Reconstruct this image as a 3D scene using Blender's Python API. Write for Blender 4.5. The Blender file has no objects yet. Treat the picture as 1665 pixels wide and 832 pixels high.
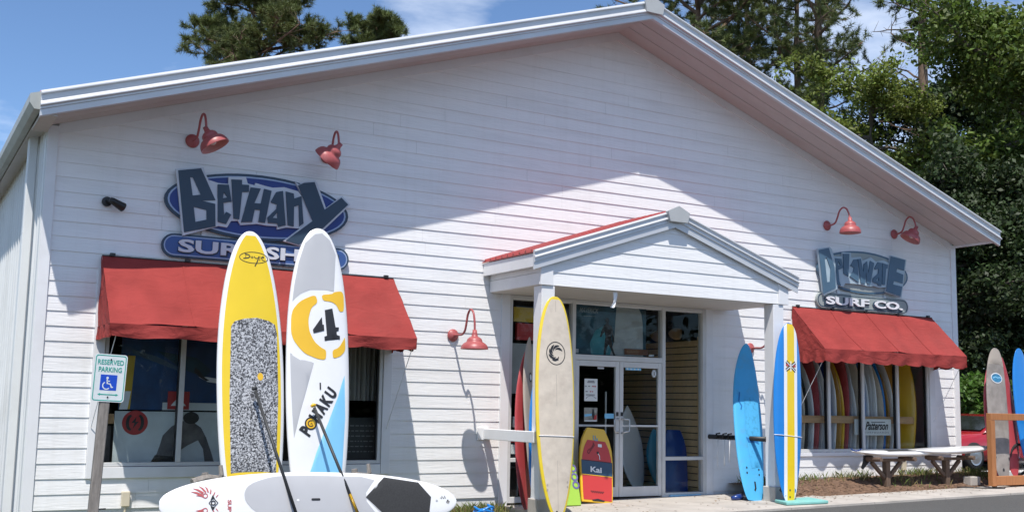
import bpy, bmesh, math, random
import numpy as np
from mathutils import Vector, Matrix, Quaternion
from mathutils.geometry import delaunay_2d_cdt
random.seed(7); RNG = np.random.default_rng(11)
S = bpy.context.scene
COL = S.collection
R = math.radians
# ------------------------------------------------------------------ camera
cam_d = bpy.data.cameras.new('camera'); cam = bpy.data.objects.new('camera', cam_d); COL.objects.link(cam)
S.camera = cam
yaw, pitch, roll = 0.520978, 0.122257, 0.018832
fwd = Vector((math.sin(yaw)*math.cos(pitch), math.cos(yaw)*math.cos(pitch), math.sin(pitch)))
rgt0 = Vector((math.cos(yaw), -math.sin(yaw), 0)); up0 = rgt0.cross(fwd)
rgt = math.cos(roll)*rgt0 + math.sin(roll)*up0; upv = -math.sin(roll)*rgt0 + math.cos(roll)*up0
cam.matrix_world = Matrix(((rgt.x, upv.x, -fwd.x, -1.54529), (rgt.y, upv.y, -fwd.y, -13.97567), (rgt.z, upv.z, -fwd.z, 1.38413), (0, 0, 0, 1)))
cam_d.sensor_fit = 'HORIZONTAL'; cam_d.sensor_width = 36.0
cam_d.lens = 36.0 * 1774.235 / 1665.0
cam_d.shift_x = 0.0
cam_d.shift_y = (439.246 - 416.0) / 1665.0
cam_d.clip_start = 0.1; cam_d.clip_end = 3000
# ------------------------------------------------------------------ light, sky, exposure
SUN_DIR = Vector((0.265, 0.435, -1.0)).normalized()          # the way the light travels
TO_SUN = -SUN_DIR
W = bpy.data.worlds.new('World'); S.world = W; W.use_nodes = True
nt = W.node_tree; nt.nodes.clear()
out = nt.nodes.new('ShaderNodeOutputWorld'); bg = nt.nodes.new('ShaderNodeBackground')
sky = nt.nodes.new('ShaderNodeTexSky'); sky.sky_type = 'NISHITA'; sky.sun_disc = False
sky.sun_elevation = math.asin(TO_SUN.z); sky.sun_rotation = math.atan2(TO_SUN.x, TO_SUN.y)
sky.air_density = 1.0; sky.dust_density = 0.05; sky.ozone_density = 4.5; sky.altitude = 1800
tc = nt.nodes.new('ShaderNodeTexCoord'); mp = nt.nodes.new('ShaderNodeMapping'); mp.inputs['Scale'].default_value = (1.0, 1.0, 3.2)
mp.inputs['Location'].default_value = (-0.11, 2.68, 0.21)
cn = nt.nodes.new('ShaderNodeTexNoise'); cn.inputs['Scale'].default_value = 2.6; cn.inputs['Detail'].default_value = 7; cn.inputs['Roughness'].default_value = 0.58
cr = nt.nodes.new('ShaderNodeValToRGB'); cr.color_ramp.elements[0].position = 0.47; cr.color_ramp.elements[1].position = 0.75
cr.color_ramp.elements[1].color = (0.75, 0.75, 0.75, 1)
mx = nt.nodes.new('ShaderNodeMix'); mx.data_type = 'RGBA'; mx.inputs[7].default_value = (8.6, 9.0, 9.6, 1)
L = nt.links.new
L(tc.outputs['Generated'], mp.inputs['Vector']); L(mp.outputs[0], cn.inputs['Vector']); 

gm = nt.nodes.new('ShaderNodeVectorMath'); gm.operation = 'DISTANCE'; gm.inputs[1].default_value = (0.4057, 0.8448, 0.3490); L(tc.outputs['Generated'], gm.inputs[0])
gr = nt.nodes.new('ShaderNodeMapRange'); gr.interpolation_type = 'SMOOTHSTEP'; gr.inputs[1].default_value = 0.085; gr.inputs[2].default_value = 0.015; gr.inputs[3].default_value = 0.0; gr.inputs[4].default_value = 0.22; L(gm.outputs['Value'], gr.inputs[0])
ad = nt.nodes.new('ShaderNodeMath'); ad.operation = 'ADD'; L(cn.outputs[0], ad.inputs[0]); L(gr.outputs[0], ad.inputs[1]); L(ad.outputs[0], cr.inputs[0]); L(cr.outputs[0], mx.inputs[0]); sat = nt.nodes.new('ShaderNodeHueSaturation'); sat.inputs['Saturation'].default_value = 1.03; L(sky.outputs[0], sat.inputs['Color']); L(sat.outputs[0], mx.inputs[6]); L(mx.outputs[2], bg.inputs[0]); L(bg.outputs[0], out.inputs[0])
bg.inputs[1].default_value = 0.112
sd = bpy.data.lights.new('sun', 'SUN'); so = bpy.data.objects.new('sun', sd); COL.objects.link(so)
sd.energy = 3.55; sd.angle = R(0.53); sd.color = (1.0, 0.955, 0.89)
so.rotation_mode = 'QUATERNION'; so.rotation_quaternion = SUN_DIR.to_track_quat('-Z', 'Y'); so.location = (-10, -15, 40)
S.view_settings.view_transform = 'Standard'; S.view_settings.look = 'None'
S.view_settings.exposure = 0.60; S.view_settings.gamma = 1.0; S.view_settings.use_curve_mapping = False
S.cycles.max_bounces = 8; S.cycles.transparent_max_bounces = 24

# ------------------------------------------------------------------ materials
MATS = {}
def pm(name, rgb, rough=0.5, var=0.08, scale=4.0, stretch=(1, 1, 1), bump=0.0, bscale=60.0, metal=0.0, spec=0.5, coat=0.0, dirt=None, dscale=1.3, island=0.0, transl=0.0):
    if name in MATS: return MATS[name]
    m = bpy.data.materials.new(name); m.use_nodes = True; n = m.node_tree; b = n.nodes['Principled BSDF']
    b.inputs['Roughness'].default_value = rough; b.inputs['Metallic'].default_value = metal
    b.inputs['Specular IOR Level'].default_value = spec; b.inputs['Coat Weight'].default_value = coat
    b.inputs['Coat Roughness'].default_value = 0.08
    t = n.nodes.new('ShaderNodeTexCoord'); mpn = n.nodes.new('ShaderNodeMapping'); mpn.inputs['Scale'].default_value = stretch
    n.links.new(t.outputs['Object'], mpn.inputs[0])
    nz = n.nodes.new('ShaderNodeTexNoise'); nz.inputs['Scale'].default_value = scale; nz.inputs['Detail'].default_value = 6
    n.links.new(mpn.outputs[0], nz.inputs['Vector'])
    hsv = n.nodes.new('ShaderNodeHueSaturation'); hsv.inputs['Color'].default_value = (*rgb, 1)
    mr = n.nodes.new('ShaderNodeMapRange'); mr.inputs[1].default_value = 0.25; mr.inputs[2].default_value = 0.75
    mr.inputs[3].default_value = 1 - var; mr.inputs[4].default_value = 1 + var
    n.links.new(nz.outputs[0], mr.inputs[0])
    val = mr.outputs[0]
    if island:
        g = n.nodes.new('ShaderNodeNewGeometry'); m2 = n.nodes.new('ShaderNodeMapRange'); m2.inputs[3].default_value = 1 - island; m2.inputs[4].default_value = 1 + island
        n.links.new(g.outputs['Random Per Island'], m2.inputs[0]); mu = n.nodes.new('ShaderNodeMath'); mu.operation = 'MULTIPLY'
        n.links.new(val, mu.inputs[0]); n.links.new(m2.outputs[0], mu.inputs[1]); val = mu.outputs[0]
        m3 = n.nodes.new('ShaderNodeMapRange'); m3.inputs[3].default_value = 0.485; m3.inputs[4].default_value = 0.515
        n.links.new(g.outputs['Random Per Island'], m3.inputs[0]); n.links.new(m3.outputs[0], hsv.inputs['Hue'])
    n.links.new(val, hsv.inputs['Value']); c = hsv.outputs[0]
    if dirt:
        dz = n.nodes.new('ShaderNodeTexNoise'); dz.inputs['Scale'].default_value = dscale; dz.inputs['Detail'].default_value = 8; dz.inputs['Roughness'].default_value = 0.65
        n.links.new(mpn.outputs[0], dz.inputs['Vector'])
        dr = n.nodes.new('ShaderNodeMapRange'); dr.inputs[1].default_value = 0.5; dr.inputs[2].default_value = 0.85; dr.inputs[4].default_value = 0.8
        n.links.new(dz.outputs[0], dr.inputs[0]); mm = n.nodes.new('ShaderNodeMix'); mm.data_type = 'RGBA'; mm.inputs[7].default_value = (*dirt, 1)
        n.links.new(dr.outputs[0], mm.inputs[0]); n.links.new(c, mm.inputs[6]); c = mm.outputs[2]
    n.links.new(c, b.inputs['Base Color'])
    if bump:
        bz = n.nodes.new('ShaderNodeTexNoise'); bz.inputs['Scale'].default_value = bscale; bz.inputs['Detail'].default_value = 4
        n.links.new(mpn.outputs[0], bz.inputs['Vector']); bp = n.nodes.new('ShaderNodeBump'); bp.inputs['Strength'].default_value = bump; bp.inputs['Distance'].default_value = 0.01
        n.links.new(bz.outputs[0], bp.inputs['Height']); n.links.new(bp.outputs[0], b.inputs['Normal'])
    if transl:
        tr = n.nodes.new('ShaderNodeBsdfTranslucent'); n.links.new(c, tr.inputs[0]); ms = n.nodes.new('ShaderNodeMixShader'); ms.inputs[0].default_value = transl
        o = n.nodes['Material Output']; n.links.new(b.outputs[0], ms.inputs[1]); n.links.new(tr.outputs[0], ms.inputs[2]); n.links.new(ms.outputs[0], o.inputs[0])
    MATS[name] = m; return m

SIDING = pm('white painted siding', (0.84, 0.835, 0.83), 0.55, 0.03, 1.2, (1, 1, 1), 0.35, 9, dirt=(0.66, 0.65, 0.64), dscale=0.8)
MATS['white painted siding'].node_tree.nodes['Mapping'].inputs['Scale'].default_value = (0.6, 6, 6)
def streaks(m, amt):
    n = m.node_tree; b = n.nodes['Principled BSDF']; src = b.inputs['Base Color'].links[0].from_socket; t = n.nodes['Texture Coordinate']
    mp_ = n.nodes.new('ShaderNodeMapping'); mp_.inputs['Scale'].default_value = (5.5, 5.5, 0.32); z = n.nodes.new('ShaderNodeTexNoise'); z.inputs['Scale'].default_value = 1.0; z.inputs['Detail'].default_value = 8; z.inputs['Roughness'].default_value = 0.7
    r = n.nodes.new('ShaderNodeMapRange'); r.inputs[1].default_value = 0.5; r.inputs[2].default_value = 0.8; r.inputs[4].default_value = amt
    x = n.nodes.new('ShaderNodeMix'); x.data_type = 'RGBA'; x.inputs[7].default_value = (0.50, 0.47, 0.42, 1)
    n.links.new(t.outputs['Object'], mp_.inputs[0]); n.links.new(mp_.outputs[0], z.inputs['Vector']); n.links.new(z.outputs[0], r.inputs[0]); n.links.new(r.outputs[0], x.inputs[0]); n.links.new(src, x.inputs[6]); n.links.new(x.outputs[2], b.inputs['Base Color'])
streaks(SIDING, 0.17)
TRIM = pm('white trim paint', (0.78, 0.78, 0.79), 0.5, 0.03, 3, dirt=(0.62, 0.61, 0.59), dscale=1.1)
SOFFIT = pm('soffit metal', (0.56, 0.52, 0.50), 0.6, 0.05, 2, (1, 6, 6), dirt=(0.42, 0.34, 0.32), dscale=0.5)
GALV = pm('pale grey rake metal', (0.60, 0.61, 0.63), 0.38, 0.05, 3, metal=0.25, dirt=(0.5, 0.5, 0.5), dscale=1)
REDROOF = pm('red metal roofing', (0.34, 0.05, 0.045), 0.45, 0.1, 3, dirt=(0.30, 0.09, 0.08))
METALWALL = pm('white metal wall panel', (0.70, 0.71, 0.70), 0.45, 0.04, 1, dirt=(0.5, 0.5, 0.47), dscale=0.6)
ALU = pm('painted aluminium frame', (0.62, 0.62, 0.61), 0.4, 0.05, 4, dirt=(0.45, 0.44, 0.42))
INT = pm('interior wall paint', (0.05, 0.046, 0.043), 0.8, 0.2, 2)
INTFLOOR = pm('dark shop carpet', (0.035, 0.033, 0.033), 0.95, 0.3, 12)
SLAT = pm('slat wall panel', (0.80, 0.54, 0.28), 0.6, 0.1, 3, (1, 6, 6))
WOOD = pm('orange stained timber', (0.42, 0.17, 0.06), 0.7, 0.25, 3, (8, 8, 1), 0.3, 20, dirt=(0.22, 0.09, 0.04), dscale=3)
BROWNWOOD = pm('brown treated timber', (0.15, 0.10, 0.07), 0.85, 0.3, 5, (7, 7, 1), 0.5, 25, dirt=(0.08, 0.055, 0.04), dscale=3)
OLDWOOD = pm('weathered grey timber', (0.25, 0.225, 0.20), 0.85, 0.3, 5, (7, 7, 1), 0.5, 25, dirt=(0.10, 0.085, 0.07), dscale=3)
PINEW = pm('pale pine board', (0.50, 0.30, 0.15), 0.7, 0.2, 4, (1, 8, 8))
CONC = pm('concrete pavement', (0.47, 0.43, 0.385), 0.9, 0.14, 2.2, (1, 1, 1), 0.5, 90, dirt=(0.22, 0.20, 0.175), dscale=1.6)
ASPH = pm('asphalt', (0.082, 0.080, 0.076), 0.95, 0.25, 30, (1, 1, 1), 0.6, 200, dirt=(0.10, 0.098, 0.095), dscale=0.6)
SOIL = pm('brown mulch soil', (0.16, 0.095, 0.06), 1.0, 0.45, 14, (1, 1, 1), 1.0, 60, dirt=(0.06, 0.035, 0.025), dscale=5)
GRASS = pm('grass blades', (0.13, 0.17, 0.04), 0.7, 0.2, 2, island=0.5, transl=0.25)
DRYGRASS = pm('dry grass blades', (0.30, 0.24, 0.10), 0.8, 0.2, 2, island=0.4, transl=0.2)
LAWN = pm('rough ground', (0.10, 0.11, 0.04), 1.0, 0.4, 3, bump=0.8, bscale=20)
FOREST = pm('forest floor', (0.05, 0.045, 0.025), 1.0, 0.4, 2, bump=0.6, bscale=8)
CANVAS = pm('red awning canvas', (0.295, 0.045, 0.040), 0.85, 0.16, 2.5, (1, 1, 1), 0.25, 350, spec=0.2, dirt=(0.24, 0.05, 0.043), dscale=0.9)
def canvas_folds():
    n = CANVAS.node_tree; b = n.nodes['Principled BSDF']; t = n.nodes['Texture Coordinate']; old = b.inputs['Normal'].links[0].from_node
    mp_ = n.nodes.new('ShaderNodeMapping'); mp_.inputs['Scale'].default_value = (1.0, 2.2, 2.2); mp_.inputs['Rotation'].default_value = (0, R(35), 0)
    z = n.nodes.new('ShaderNodeTexNoise'); z.inputs['Scale'].default_value = 3.2; z.inputs['Detail'].default_value = 3; z.inputs['Distortion'].default_value = 1.2
    p = n.nodes.new('ShaderNodeBump'); p.inputs['Strength'].default_value = 0.38; p.inputs['Distance'].default_value = 0.05
    n.links.new(t.outputs['Object'], mp_.inputs[0]); n.links.new(mp_.outputs[0], z.inputs['Vector']); n.links.new(z.outputs[0], p.inputs['Height']); n.links.new(old.outputs[0], p.inputs['Normal']); n.links.new(p.outputs[0], b.inputs['Normal'])
canvas_folds()
LAMPRED = pm('red lamp enamel', (0.38, 0.085, 0.085), 0.42, 0.1, 6, dirt=(0.42, 0.17, 0.17), dscale=6)
LAMPIN = pm('pale pink lamp lining', (0.52, 0.24, 0.23), 0.5, 0.08, 6)
BLACK = pm('black plastic', (0.015, 0.015, 0.016), 0.45, 0.2, 10)
DKMETAL = pm('dark metal', (0.05, 0.05, 0.05), 0.4, 0.2, 10, metal=0.6)
STEEL = pm('brushed steel', (0.6, 0.6, 0.6), 0.3, 0.05, 10, metal=0.9)
SIGNBLUE = pm('sign royal blue', (0.012, 0.040, 0.21), 0.45, 0.1, 3)
SIGNDARK = pm('sign slate navy', (0.029, 0.058, 0.095), 0.5, 0.1, 3)
SIGNLIGHT = pm('sign pale grey', (0.60, 0.63, 0.68), 0.5, 0.05, 3)
SIGNRING = pm('sign ring light blue', (0.32, 0.42, 0.60), 0.5, 0.05, 3)
SIGNMID = pm('sign mid blue', (0.04, 0.10, 0.29), 0.5, 0.1, 3)
DELBLUE = pm('sign dusty blue', (0.075, 0.145, 0.215), 0.5, 0.1, 3)
DELGREY = pm('sign sage grey', (0.31, 0.35, 0.34), 0.6, 0.1, 3)
SIGNWHITE = pm('sign white', (0.78, 0.78, 0.80), 0.5, 0.03, 3)
def bmat(name, rgb, rough=0.3, coat=0.4, **k): return pm(name, rgb, rough, k.pop('var', 0.04), k.pop('scale', 3), coat=coat, **k)
BW = bmat('board white', (0.80, 0.80, 0.80)); BYEL = bmat('board yellow', (0.80, 0.56, 0.012)); BGREY = bmat('board light grey', (0.47, 0.47, 0.48))
BSKY = bmat('board sky blue', (0.22, 0.55, 0.80)); BGOLD = bmat('board gold', (0.80, 0.47, 0.015)); BINK = bmat('board black ink', (0.018, 0.018, 0.02), 0.5, 0.1)
BCREAM = bmat('board cream', (0.62, 0.54, 0.44), 0.5, 0.1, var=0.10, scale=9, dirt=(0.44, 0.36, 0.29), dscale=5)
BLEMON = bmat('board lemon rail', (0.78, 0.58, 0.03)); BBLUE = bmat('board azure', (0.01, 0.20, 0.60)); BFOAMD = bmat('board foam blue', (0.015, 0.16, 0.42), 0.7, 0, var=0.08)
BFOAML = bmat('board foam light blue', (0.07, 0.42, 0.74), 0.7, 0, var=0.08, dirt=(0.12, 0.33, 0.50), dscale=7)
BRED = bmat('board faded red', (0.45, 0.06, 0.07), 0.55, 0.1, dirt=(0.55, 0.2, 0.2), dscale=2); BWAX = bmat('board waxy grey', (0.29, 0.26, 0.235), 0.8, 0, var=0.25, scale=7, dirt=(0.14, 0.125, 0.11), dscale=4)
BTAN = bmat('board tan', (0.42, 0.36, 0.30), 0.6, 0.1, dirt=(0.3, 0.25, 0.2)); BAMBER = bmat('board amber', (0.42, 0.20, 0.02)); BNAVY = bmat('board navy', (0.01, 0.04, 0.20))
BPADK = bmat('board traction black', (0.035, 0.036, 0.038), 0.9, 0.0, var=0.2, scale=60); BLIME = bmat('board lime', (0.34, 0.55, 0.06)); BTEAL = bmat('board teal', (0.02, 0.25, 0.36)); BORANGE = bmat('board orange red', (0.54, 0.042, 0.036), 0.45, 0.2)
BPAPER = pm('printed paper', (0.72, 0.74, 0.72), 0.6, 0.03, 6); BPINK = bmat('board pink', (0.55, 0.10, 0.13), 0.5, 0.1); BGREEN = pm('sign green ink', (0.02, 0.36, 0.28), 0.5, 0.1, 20)
TEALFOAM = pm('teal foam mat', (0.20, 0.48, 0.44), 0.8, 0.1, 8, dirt=(0.3, 0.45, 0.42), dscale=6)
HCBLUE = pm('sign reflective blue', (0.01, 0.07, 0.50), 0.4, 0.05, 5); POSTBLUE = pm('poster deep blue', (0.010, 0.055, 0.16), 0.5, 0.5, 4); POSTRED = pm('poster red', (0.45, 0.03, 0.03), 0.5, 0.1, 6)
POSTGREY = pm('poster grey skin', (0.13, 0.12, 0.12), 0.5, 0.75, 5); POSTWHITE = pm('poster pale water', (0.62, 0.66, 0.66), 0.5, 0.2, 3); POSTDIM = pm('poster dim blue', (.06,.11,.17), .5, .4, 6); POSTTEAL = pm('poster teal wave', (0.010, 0.055, 0.085), 0.5, 0.6, 4); POSTYEL = pm('poster yellow', (0.55, 0.36, 0.02), 0.5, 0.1, 6)
CARRED = pm('red car paint', (0.36, 0.012, 0.016), 0.25, 0.03, 3, coat=1.0); TYRE = pm('tyre rubber', (0.02, 0.02, 0.02), 0.9, 0.2, 20); CARGLASS = pm('dark car glass', (0.012, 0.015, 0.015), 0.05, 0.1, 3, spec=0.8)
BARKP = pm('pine bark', (0.17, 0.115, 0.08), 0.95, 0.35, 6, (3, 3, 0.8), 0.8, 14); BARKD = pm('grey bark', (0.12, 0.10, 0.08), 0.95, 0.35, 6, (3, 3, 0.6), 0.8, 14)
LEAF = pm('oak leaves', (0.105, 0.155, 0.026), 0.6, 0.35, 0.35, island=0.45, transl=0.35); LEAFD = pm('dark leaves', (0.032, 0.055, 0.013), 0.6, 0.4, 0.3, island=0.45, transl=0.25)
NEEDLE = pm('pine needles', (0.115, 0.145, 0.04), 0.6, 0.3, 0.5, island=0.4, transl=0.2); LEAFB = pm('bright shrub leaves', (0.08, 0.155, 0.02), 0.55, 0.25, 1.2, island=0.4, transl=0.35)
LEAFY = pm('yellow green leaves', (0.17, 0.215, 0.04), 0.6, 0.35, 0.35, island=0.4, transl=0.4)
# black and white speckled deck grip
def speckle():
    m = bpy.data.materials.new('speckled deck grip'); m.use_nodes = True; n = m.node_tree; b = n.nodes['Principled BSDF']; b.inputs['Roughness'].default_value = 0.85
    t = n.nodes.new('ShaderNodeTexCoord'); v = n.nodes.new('ShaderNodeTexNoise'); v.inputs['Scale'].default_value = 50; v.inputs['Detail'].default_value = 2.6; v.inputs['Distortion'].default_value = 0.8
    r = n.nodes.new('ShaderNodeValToRGB'); r.color_ramp.interpolation = 'EASE'
    e = r.color_ramp.elements; e[0].position = 0.42; e[0].color = (0.04, 0.04, 0.045, 1); e[1].position = 0.60; e[1].color = (0.55, 0.56, 0.58, 1); k = e.new(0.50); k.color = (0.24, 0.25, 0.27, 1)
    n.links.new(t.outputs['Object'], v.inputs['Vector']); n.links.new(v.outputs[0], r.inputs[0]); n.links.new(r.outputs[0], b.inputs['Base Color']); return m
SPECK = speckle()
def glassmat(name, tint, gl):
    m = bpy.data.materials.new(name); m.use_nodes = True; n = m.node_tree; n.nodes.clear()
    o = n.nodes.new('ShaderNodeOutputMaterial'); t = n.nodes.new('ShaderNodeBsdfTransparent'); t.inputs[0].default_value = (*tint, 1)
    g = n.nodes.new('ShaderNodeBsdfGlossy'); g.inputs['Roughness'].default_value = 0.01; f = n.nodes.new('ShaderNodeFresnel'); gg = n.nodes.new('ShaderNodeNewGeometry'); im = n.nodes.new('ShaderNodeMapRange'); im.inputs[3].default_value = gl; im.inputs[4].default_value = 1/gl; n.links.new(gg.outputs['Backfacing'], im.inputs[0]); n.links.new(im.outputs[0], f.inputs[0])
    x = n.nodes.new('ShaderNodeMixShader'); n.links.new(f.outputs[0], x.inputs[0]); n.links.new(t.outputs[0], x.inputs[1]); n.links.new(g.outputs[0], x.inputs[2]); n.links.new(x.outputs[0], o.inputs[0]); return m
GLASS = glassmat('window glass', (0.91, 0.93, 0.925), 1.24)

# ------------------------------------------------------------------ mesh helpers
class MB:
    def __init__(s): s.v = []; s.f = []
    def add(s, vs, fs):
        o = len(s.v); s.v += [tuple(v) for v in vs]; s.f += [tuple(i+o for i in f) for f in fs]; return s
    def box(s, x0, x1, y0, y1, z0, z1):
        return s.add([(x0,y0,z0),(x1,y0,z0),(x1,y1,z0),(x0,y1,z0),(x0,y0,z1),(x1,y0,z1),(x1,y1,z1),(x0,y1,z1)],
                     [(3,2,1,0),(4,5,6,7),(0,1,5,4),(1,2,6,5),(2,3,7,6),(3,0,4,7)])
    def bar(s, a, b, w, h, upv=(0,0,1)):
        a, b = Vector(a), Vector(b); d = (b-a).normalized(); u = Vector(upv); x = d.cross(u)
        if x.length < 1e-4: x = d.cross(Vector((0,1,0)))
        x.normalize(); y = x.cross(d).normalized()
        vs = [p + x*sx*w/2 + y*sy*h/2 for p in (a, b) for sx, sy in ((-1,-1),(1,-1),(1,1),(-1,1))]
        return s.add(vs, [(0,1,2,3),(7,6,5,4),(0,4,5,1),(1,5,6,2),(2,6,7,3),(3,7,4,0)])
    def tube(s, pts, rad, n=8, cap=True):
        pts = [Vector(p) for p in pts]; rr = rad if isinstance(rad, (list, tuple)) else [rad]*len(pts)
        o = len(s.v); ref = None
        for i, p in enumerate(pts):
            d = (pts[min(i+1, len(pts)-1)] - pts[max(i-1, 0)]).normalized()
            if ref is None: ref = d.cross(Vector((0.31, 0.77, 0.56))).normalized()
            x = (ref - d*ref.dot(d)).normalized(); ref = x; y = d.cross(x)
            for k in range(n):
                a = 2*math.pi*k/n; s.v.append(tuple(p + (x*math.cos(a) + y*math.sin(a))*rr[i]))
        for i in range(len(pts)-1):
            for k in range(n):
                s.f.append((o+i*n+k, o+i*n+(k+1)%n, o+(i+1)*n+(k+1)%n, o+(i+1)*n+k))
        if cap: s.f.append(tuple(o+k for k in reversed(range(n)))); s.f.append(tuple(o+(len(pts)-1)*n+k for k in range(n)))
        return s
    def lathe(s, prof, n=24, M=None):
        o = len(s.v); M = M or Matrix()
        for r_, z in prof:
            for k in range(n):
                a = 2*math.pi*k/n; s.v.append(tuple(M @ Vector((r_*math.cos(a), r_*math.sin(a), z))))
        for i in range(len(prof)-1):
            for k in range(n): s.f.append((o+i*n+k, o+i*n+(k+1)%n, o+(i+1)*n+(k+1)%n, o+(i+1)*n+k))
        return s
    def extr(s, poly, vec):
        n = len(poly); vec = Vector(vec); a = [Vector(p) for p in poly]
        return s.add(a + [p+vec for p in a], [tuple(reversed(range(n))), tuple(range(n, 2*n))] + [(i, (i+1)%n, n+(i+1)%n, n+i) for i in range(n)])
    def build(s, name, m, parent=None, smooth=False, fix=True):
        me = bpy.data.meshes.new(name); me.from_pydata(s.v, [], s.f); me.update()
        if fix:
            b = bmesh.new(); b.from_mesh(me); bmesh.ops.recalc_face_normals(b, faces=b.faces); b.to_mesh(me); b.free()
        me.materials.append(m)
        if smooth: me.polygons.foreach_set('use_smooth', [True]*len(me.polygons))
        return link(name, me, parent)
def link(name, me, parent=None):
    o = bpy.data.objects.new(name, me); COL.objects.link(o)
    if parent: o.parent = parent
    return o
def bevel(o, w, seg=1):
    md = o.modifiers.new('bevel', 'BEVEL'); md.width = w; md.segments = seg; md.limit_method = 'ANGLE'; md.angle_limit = R(35); return o
def tag(o, label=None, cat=None, group=None, kind=None):
    if label: o['label'] = label
    if cat: o['category'] = cat
    if group: o['group'] = group
    if kind: o['kind'] = kind
    return o
def empty(name, loc=(0,0,0)):
    o = bpy.data.objects.new(name, None); COL.objects.link(o); o.location = loc; o.empty_display_size = 0.2; return o
def copy_tree(o, parent=None):
    c = o.copy(); COL.objects.link(c)
    if parent: c.parent = parent; c.matrix_parent_inverse = o.matrix_parent_inverse
    for ch in o.children: copy_tree(ch, c)
    return c
def g(x): return 0.018*(x-10.0)                         # the site rises gently to the right
def inside(pt, loops):
    c = False; x, y = pt
    for lp in loops:
        j = len(lp)-1
        for i in range(len(lp)):
            xi, yi = lp[i]; xj, yj = lp[j]
            if (yi > y) != (yj > y) and x < (xj-xi)*(y-yi)/(yj-yi)+xi: c = not c
            j = i
    return c
def tri2d(loops, grid=0):
    vs, es = [], []
    for lp in loops:
        o = len(vs); n = len(lp); vs += [Vector(p) for p in lp]; es += [(o+i, o+(i+1)%n) for i in range(n)]
    nb = len(vs)
    if grid:
        xs = [p[0] for p in loops[0]]; ys = [p[1] for p in loops[0]]
        x = min(xs)+grid*0.5
        while x < max(xs):
            y = min(ys)+grid*0.5
            while y < max(ys):
                if inside((x, y), loops): vs.append(Vector((x, y)))
                y += grid*2.2
            x += grid
    r = delaunay_2d_cdt(vs, es, [], 0, 1e-5)
    V = [(p.x, p.y) for p in r[0]]; F = []
    for f in r[2]:
        c = (sum(V[i][0] for i in f)/len(f), sum(V[i][1] for i in f)/len(f))
        if inside(c, loops): F.append(tuple(f))
    return V, F
def plate(name, loops, yf, th, m, parent=None):
    """extruded outline standing in an x-z plane, front face at y = yf"""
    V, F = tri2d(loops); b = MB()
    b.add([(x, yf, z) for x, z in V], F); b.add([(x, yf+th, z) for x, z in V], [tuple(reversed(f)) for f in F])
    for lp in loops:
        n = len(lp); b.add([(x, yf, z) for x, z in lp] + [(x, yf+th, z) for x, z in lp], [(i, (i+1)%n, n+(i+1)%n, n+i) for i in range(n)])
    return b.build(name, m, parent)
def ell(cx, cz, a, b, n=48): return [(cx+a*math.cos(2*math.pi*i/n), cz+b*math.sin(2*math.pi*i/n)) for i in range(n)]
def pill(x0, x1, zc, h, n=10):
    return [(x1-h+h*math.cos(t), zc+h*math.sin(t)) for t in [(-math.pi/2+math.pi*i/n) for i in range(n+1)]] + [(x0+h+h*math.cos(t), zc+h*math.sin(t)) for t in [(math.pi/2+math.pi*i/n) for i in range(n+1)]]
def ribbon(pts, w, closed=False):
    P = [Vector(p) for p in pts]; Lf, Rt = [], []; n = len(P)
    for i in range(n):
        d = (P[(i+1)%n if closed else min(i+1, n-1)] - P[(i-1)%n if closed else max(i-1, 0)]).normalized(); q = Vector((-d.y, d.x))*w/2
        Lf.append(tuple(P[i]+q)); Rt.append(tuple(P[i]-q))
    return Lf, Rt
def text_mesh(body, width, height, bold=0.0, extr=0.0, shear=0.0, spacing=1.0):
    cu = bpy.data.curves.new('t', 'FONT'); cu.body = body; cu.offset = bold; cu.extrude = extr; cu.shear = shear; cu.space_character = spacing; cu.resolution_u = 3
    ob = bpy.data.objects.new('t', cu); me = bpy.data.meshes.new_from_object(ob); bpy.data.objects.remove(ob); bpy.data.curves.remove(cu)
    V = np.array([v.co[:] for v in me.vertices]); F = [tuple(p.vertices) for p in me.polygons]; bpy.data.meshes.remove(me)
    mn, mxx = V[:, :2].min(0), V[:, :2].max(0)
    V[:, 0] = (V[:, 0]-mn[0])/(mxx[0]-mn[0])*width - width/2; V[:, 1] = (V[:, 1]-mn[1])/(mxx[1]-mn[1])*height - height/2
    return V, F
def text_obj(name, body, cx, y, cz, width, height, m, parent=None, bold=0.0, depth=0.004, shear=0.0, spacing=1.0, rot=0.0):
    V, F = text_mesh(body, width, height, bold, 0.5 if depth else 0, shear, spacing)
    c, s_ = math.cos(rot), math.sin(rot)
    b = MB(); b.add([(cx + p[0]*c - p[1]*s_, y - (p[2]*2*depth*0.5), cz + p[0]*s_ + p[1]*c) for p in V], F); return b.build(name, m, parent)
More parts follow.
